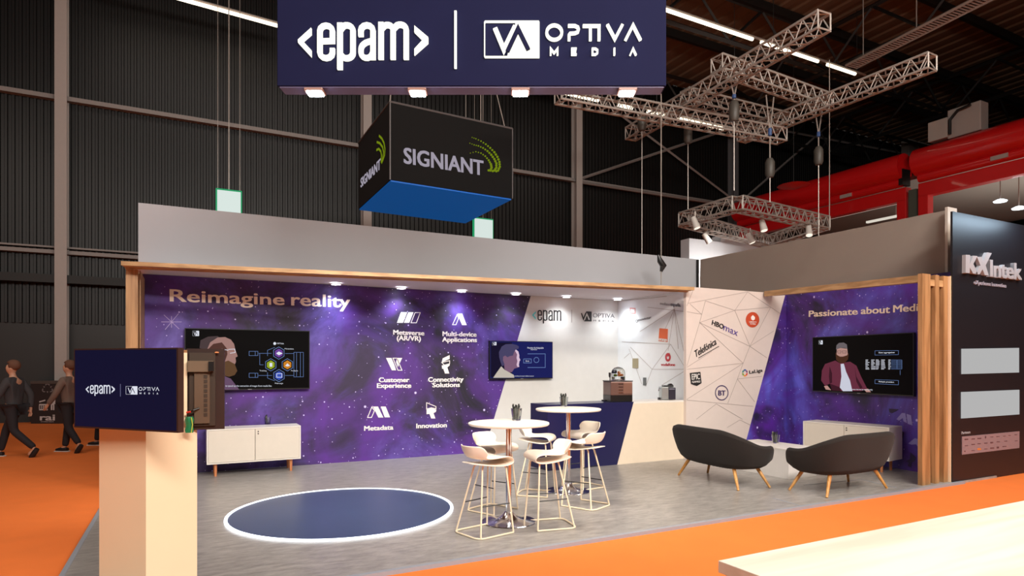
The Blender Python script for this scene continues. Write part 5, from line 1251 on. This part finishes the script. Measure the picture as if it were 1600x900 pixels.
def person(label, loc, rz, top, legs_c, hair_c, stride=1.0, swing=1.0, top_c=None):
    t = thing('person', label, 'person', loc, rz)
    K = {}; Vs = []; R_ = []; E_ = []
    def v(n, p, r, par=None):
        K[n] = len(Vs); Vs.append(p); R_.append(r)
        if par is not None: E_.append((K[par], K[n]))
    s = stride
    hipz = .90
    J = dict(pel=(0, 0, .95), kL=(.10, .20 * s, .50), aL=(.10, .30 * s, .10), tL=(.11, .47 * s, .035), kR=(-.10, -.06 * s, .49), aR=(-.10, -.42 * s, .17), tR=(-.10, -.31 * s, .04),
             shL=(.19, 0, 1.41), eL=(.25, -.14 * swing, 1.14), wL=(.24, -.14 * swing, .89), shR=(-.19, 0, 1.41), eR=(-.25, .10 * swing, 1.15), wR=(-.23, .26 * swing, .95))
    v('pel', J['pel'], (.15, .10)); v('sp', (0, .01, 1.12), (.135, .095), 'pel'); v('ch', (0, .01, 1.32), (.155, .11), 'sp'); v('nk', (0, .01, 1.47), .055, 'ch'); v('nk2', (0, .025, 1.53), .05, 'nk')
    v('jaw', (0, .045, 1.58), (.065, .07), 'nk2'); v('hd', (0, .035, 1.66), (.078, .095), 'jaw'); v('cr', (0, .025, 1.73), (.066, .08), 'hd')
    v('nose', (0, .145, 1.635), .012, 'hd')
    for sg_, S_ in ((1, 'L'), (-1, 'R')):
        v('ear' + S_, (sg_ * .085, .02, 1.63), .014, 'hd')
        v('sh' + S_, J['sh' + S_], .058, 'ch'); v('e' + S_, J['e' + S_], .042, 'sh' + S_); v('w' + S_, J['w' + S_], .028, 'e' + S_)
        w_ = V(J['w' + S_]); d = (w_ - V(J['e' + S_])).normalized(); pm = w_ + d * .07; v('p' + S_, tuple(pm), (.034, .018), 'w' + S_)
        fw = V((0, 1, 0))
        for i in range(4):
            b_ = pm + fw * (.024 - .016 * i) + d * .035; m1 = b_ + d * (.032 - .004 * abs(i - 1)) - V((sg_ * .008, 0, 0)); m2_ = m1 + d * .026 - V((sg_ * .016, 0, 0))
            v('f%d' % i + S_, tuple(b_), .0095, 'p' + S_); v('g%d' % i + S_, tuple(m1), .0085, 'f%d' % i + S_); v('h%d' % i + S_, tuple(m2_), .007, 'g%d' % i + S_)
        tb = w_ + d * .035 + fw * .035; v('t1' + S_, tuple(tb), .011, 'p' + S_); v('t2' + S_, tuple(tb + d * .035 + fw * .012), .009, 't1' + S_)
        v('hp' + S_, (sg_ * .09, 0, .90), .088, 'pel'); v('k' + S_, J['k' + S_], .056, 'hp' + S_); v('cf' + S_, tuple(V(J['k' + S_]).lerp(V(J['a' + S_]), .35)), .052, 'k' + S_); v('a' + S_, J['a' + S_], .035, 'cf' + S_); v('t' + S_, J['t' + S_], .03, 'a' + S_)
    skin_obj('body', Vs, E_, R_, SKIN, t, 2)
    # face: eyes and mouth
    for sg_ in (-1, 1):
        bm = NB(); bmesh.ops.create_uvsphere(bm, u_segments=10, v_segments=8, radius=.011); bmesh.ops.transform(bm, matrix=Matrix.Translation((sg_ * .032, .118, 1.665)), verts=bm.verts[:]); obj('eye', bm, mat('eye_dark', (40, 34, 34), .3), t, True)
    bm = NB(); tube(bm, [(-.025, .105, 1.59), (0, .116, 1.588), (.025, .105, 1.59)], [.003, .006, .003], 6); obj('mouth', bm, mat('lip', (150, 84, 76), .5), t, True)
    g_ = {}
    def sub(name, names, scale, m, extra=0, ends={}):
        idx = [K[n] for n in names]; mp = {i: k for k, i in enumerate(idx)}
        vs_ = [Vs[i] for i in idx]; ed = [(mp[a], mp[b]) for a, b in E_ if a in mp and b in mp]
        rr = []
        for n in names:
            r = R_[K[n]]; r = ends.get(n, r)
            rr.append(tuple(q_ * scale + extra for q_ in (r if isinstance(r, tuple) else (r, r))))
        return skin_obj(name, vs_, ed, rr, m, t, 2)
    sub('jacket', ['sp', 'pel', 'ch', 'nk', 'shL', 'eL', 'wL', 'shR', 'eR', 'wR'], 1.12, mat('cloth_' + top, top_c, .85), .014, {'nk': .05, 'wL': .03, 'wR': .03})
    sub('trousers', ['pel', 'hpL', 'kL', 'cfL', 'aL', 'hpR', 'kR', 'cfR', 'aR'], 1.08, mat('cloth_legs', legs_c, .85), .013, {'pel': (.14, .10), 'aL': .042, 'aR': .042})
    for S_ in 'LR':
        a = V(J['a' + S_]); to = V(J['t' + S_]); d = (to - a)
        bm = NB(); heel = a + V((0, -.05, -.045)); heel.z = max(heel.z, .045) if S_ == 'L' else heel.z - .0
        f2 = V((0, 1, 0)) if S_ == 'L' else V((0, .55, -.83)).normalized()
        st = heel if S_ == 'L' else a + V((0, -.04, -.01))
        pts = [st, st + f2 * .07, st + f2 * .15, st + f2 * .23]; 
        if S_ == 'L': pts = [V((p.x, p.y, .045 - .004 * i)) for i, p in enumerate(pts)]
        tube(bm, pts, [.040, .048, .045, .028], 12); obj('shoe', bm, mat('shoe_black', (26, 24, 26), .5), t, True)
        if S_ == 'L': obj('sole', bx((pts[0].x - .042, pts[0].y - .03, .0), (pts[0].x + .042, pts[3].y + .02, .018), bev=.005), mat('sole_white', (200, 196, 190), .6), t)
    bm = NB(); bmesh.ops.create_uvsphere(bm, u_segments=20, v_segments=14, radius=1)
    for q_ in bm.verts:
        c = q_.co; k = 1.0
        q_.co = V((c.x * .098, c.y * .118 - .012 + .02, c.z * .105 + 1.70))
    bmesh.ops.delete(bm, geom=[q_ for q_ in bm.verts if (q_.co.y > .055 and q_.co.z < 1.735) or q_.co.z < 1.615], context='VERTS')
    o = obj('hair', bm, mat('hair_' + label.split()[1], hair_c, .8), t, True); md = o.modifiers.new('thick', 'SOLIDIFY'); md.thickness = .014
    return t
def walker(px_, py_, label, f_=(-1, 0), **k):
    q = onZ(px_, py_, -.03); return person(label, (q.x, q.y, -.03), fwd_ang(*f_), **k)
walker(22, 714, 'walking person in a grey and black jacket nearest the left edge', (-1, -.1), top='ash', top_c=(58, 56, 58), legs_c=(30, 26, 30), hair_c=(96, 62, 44))
walker(110, 707, 'walking person in a taupe top partly behind the navy screen', (-1, .05), top='taupe', top_c=(112, 94, 84), legs_c=(26, 24, 26), hair_c=(104, 70, 48), stride=.62)
walker(158, 697, 'walking person almost hidden behind the navy screen, only lower legs showing', (-1, 0), top='brown', top_c=(90, 66, 54), legs_c=(86, 56, 46), hair_c=(60, 44, 36), stride=.5)

GROUPS = {'floodlight': 'floodlights under the big navy sign', 'downlight': 'downlights in the soffit', 'glass_tumbler': 'tumblers of dark sachets', 'bar_table': 'round bar tables', 'sofa': 'charcoal sofas', 'sideboard': 'white sideboards',
          'lighting_truss': 'grey trusses in the overhead grid', 'chain_hoist': 'hoists hanging from the trusses', 'truss_spotlight': 'spotlights on the square truss', 'tube_lamp_line': 'lines of tube lamps under the roof', 'person': 'people walking past', 'wall_screen': 'screens on the stand walls', 'standing_screen': 'screens on the plinth', 'safety_sign': 'suspended safety signs', 'door_cassette': 'red roller door casings', 'side_hall_lamp': 'lamps in the side hall', 'switch_plate': 'plates on the short side wall', 'hanging_wire': 'single hanging wires', 'timber_frame': 'timber frames of the stand'}
for o in bpy.data.objects:
    k_ = o.name.split('.')[0]
    if o.parent is None and k_ in GROUPS and 'label' in o and 'group' not in o: o['group'] = GROUPS[k_]
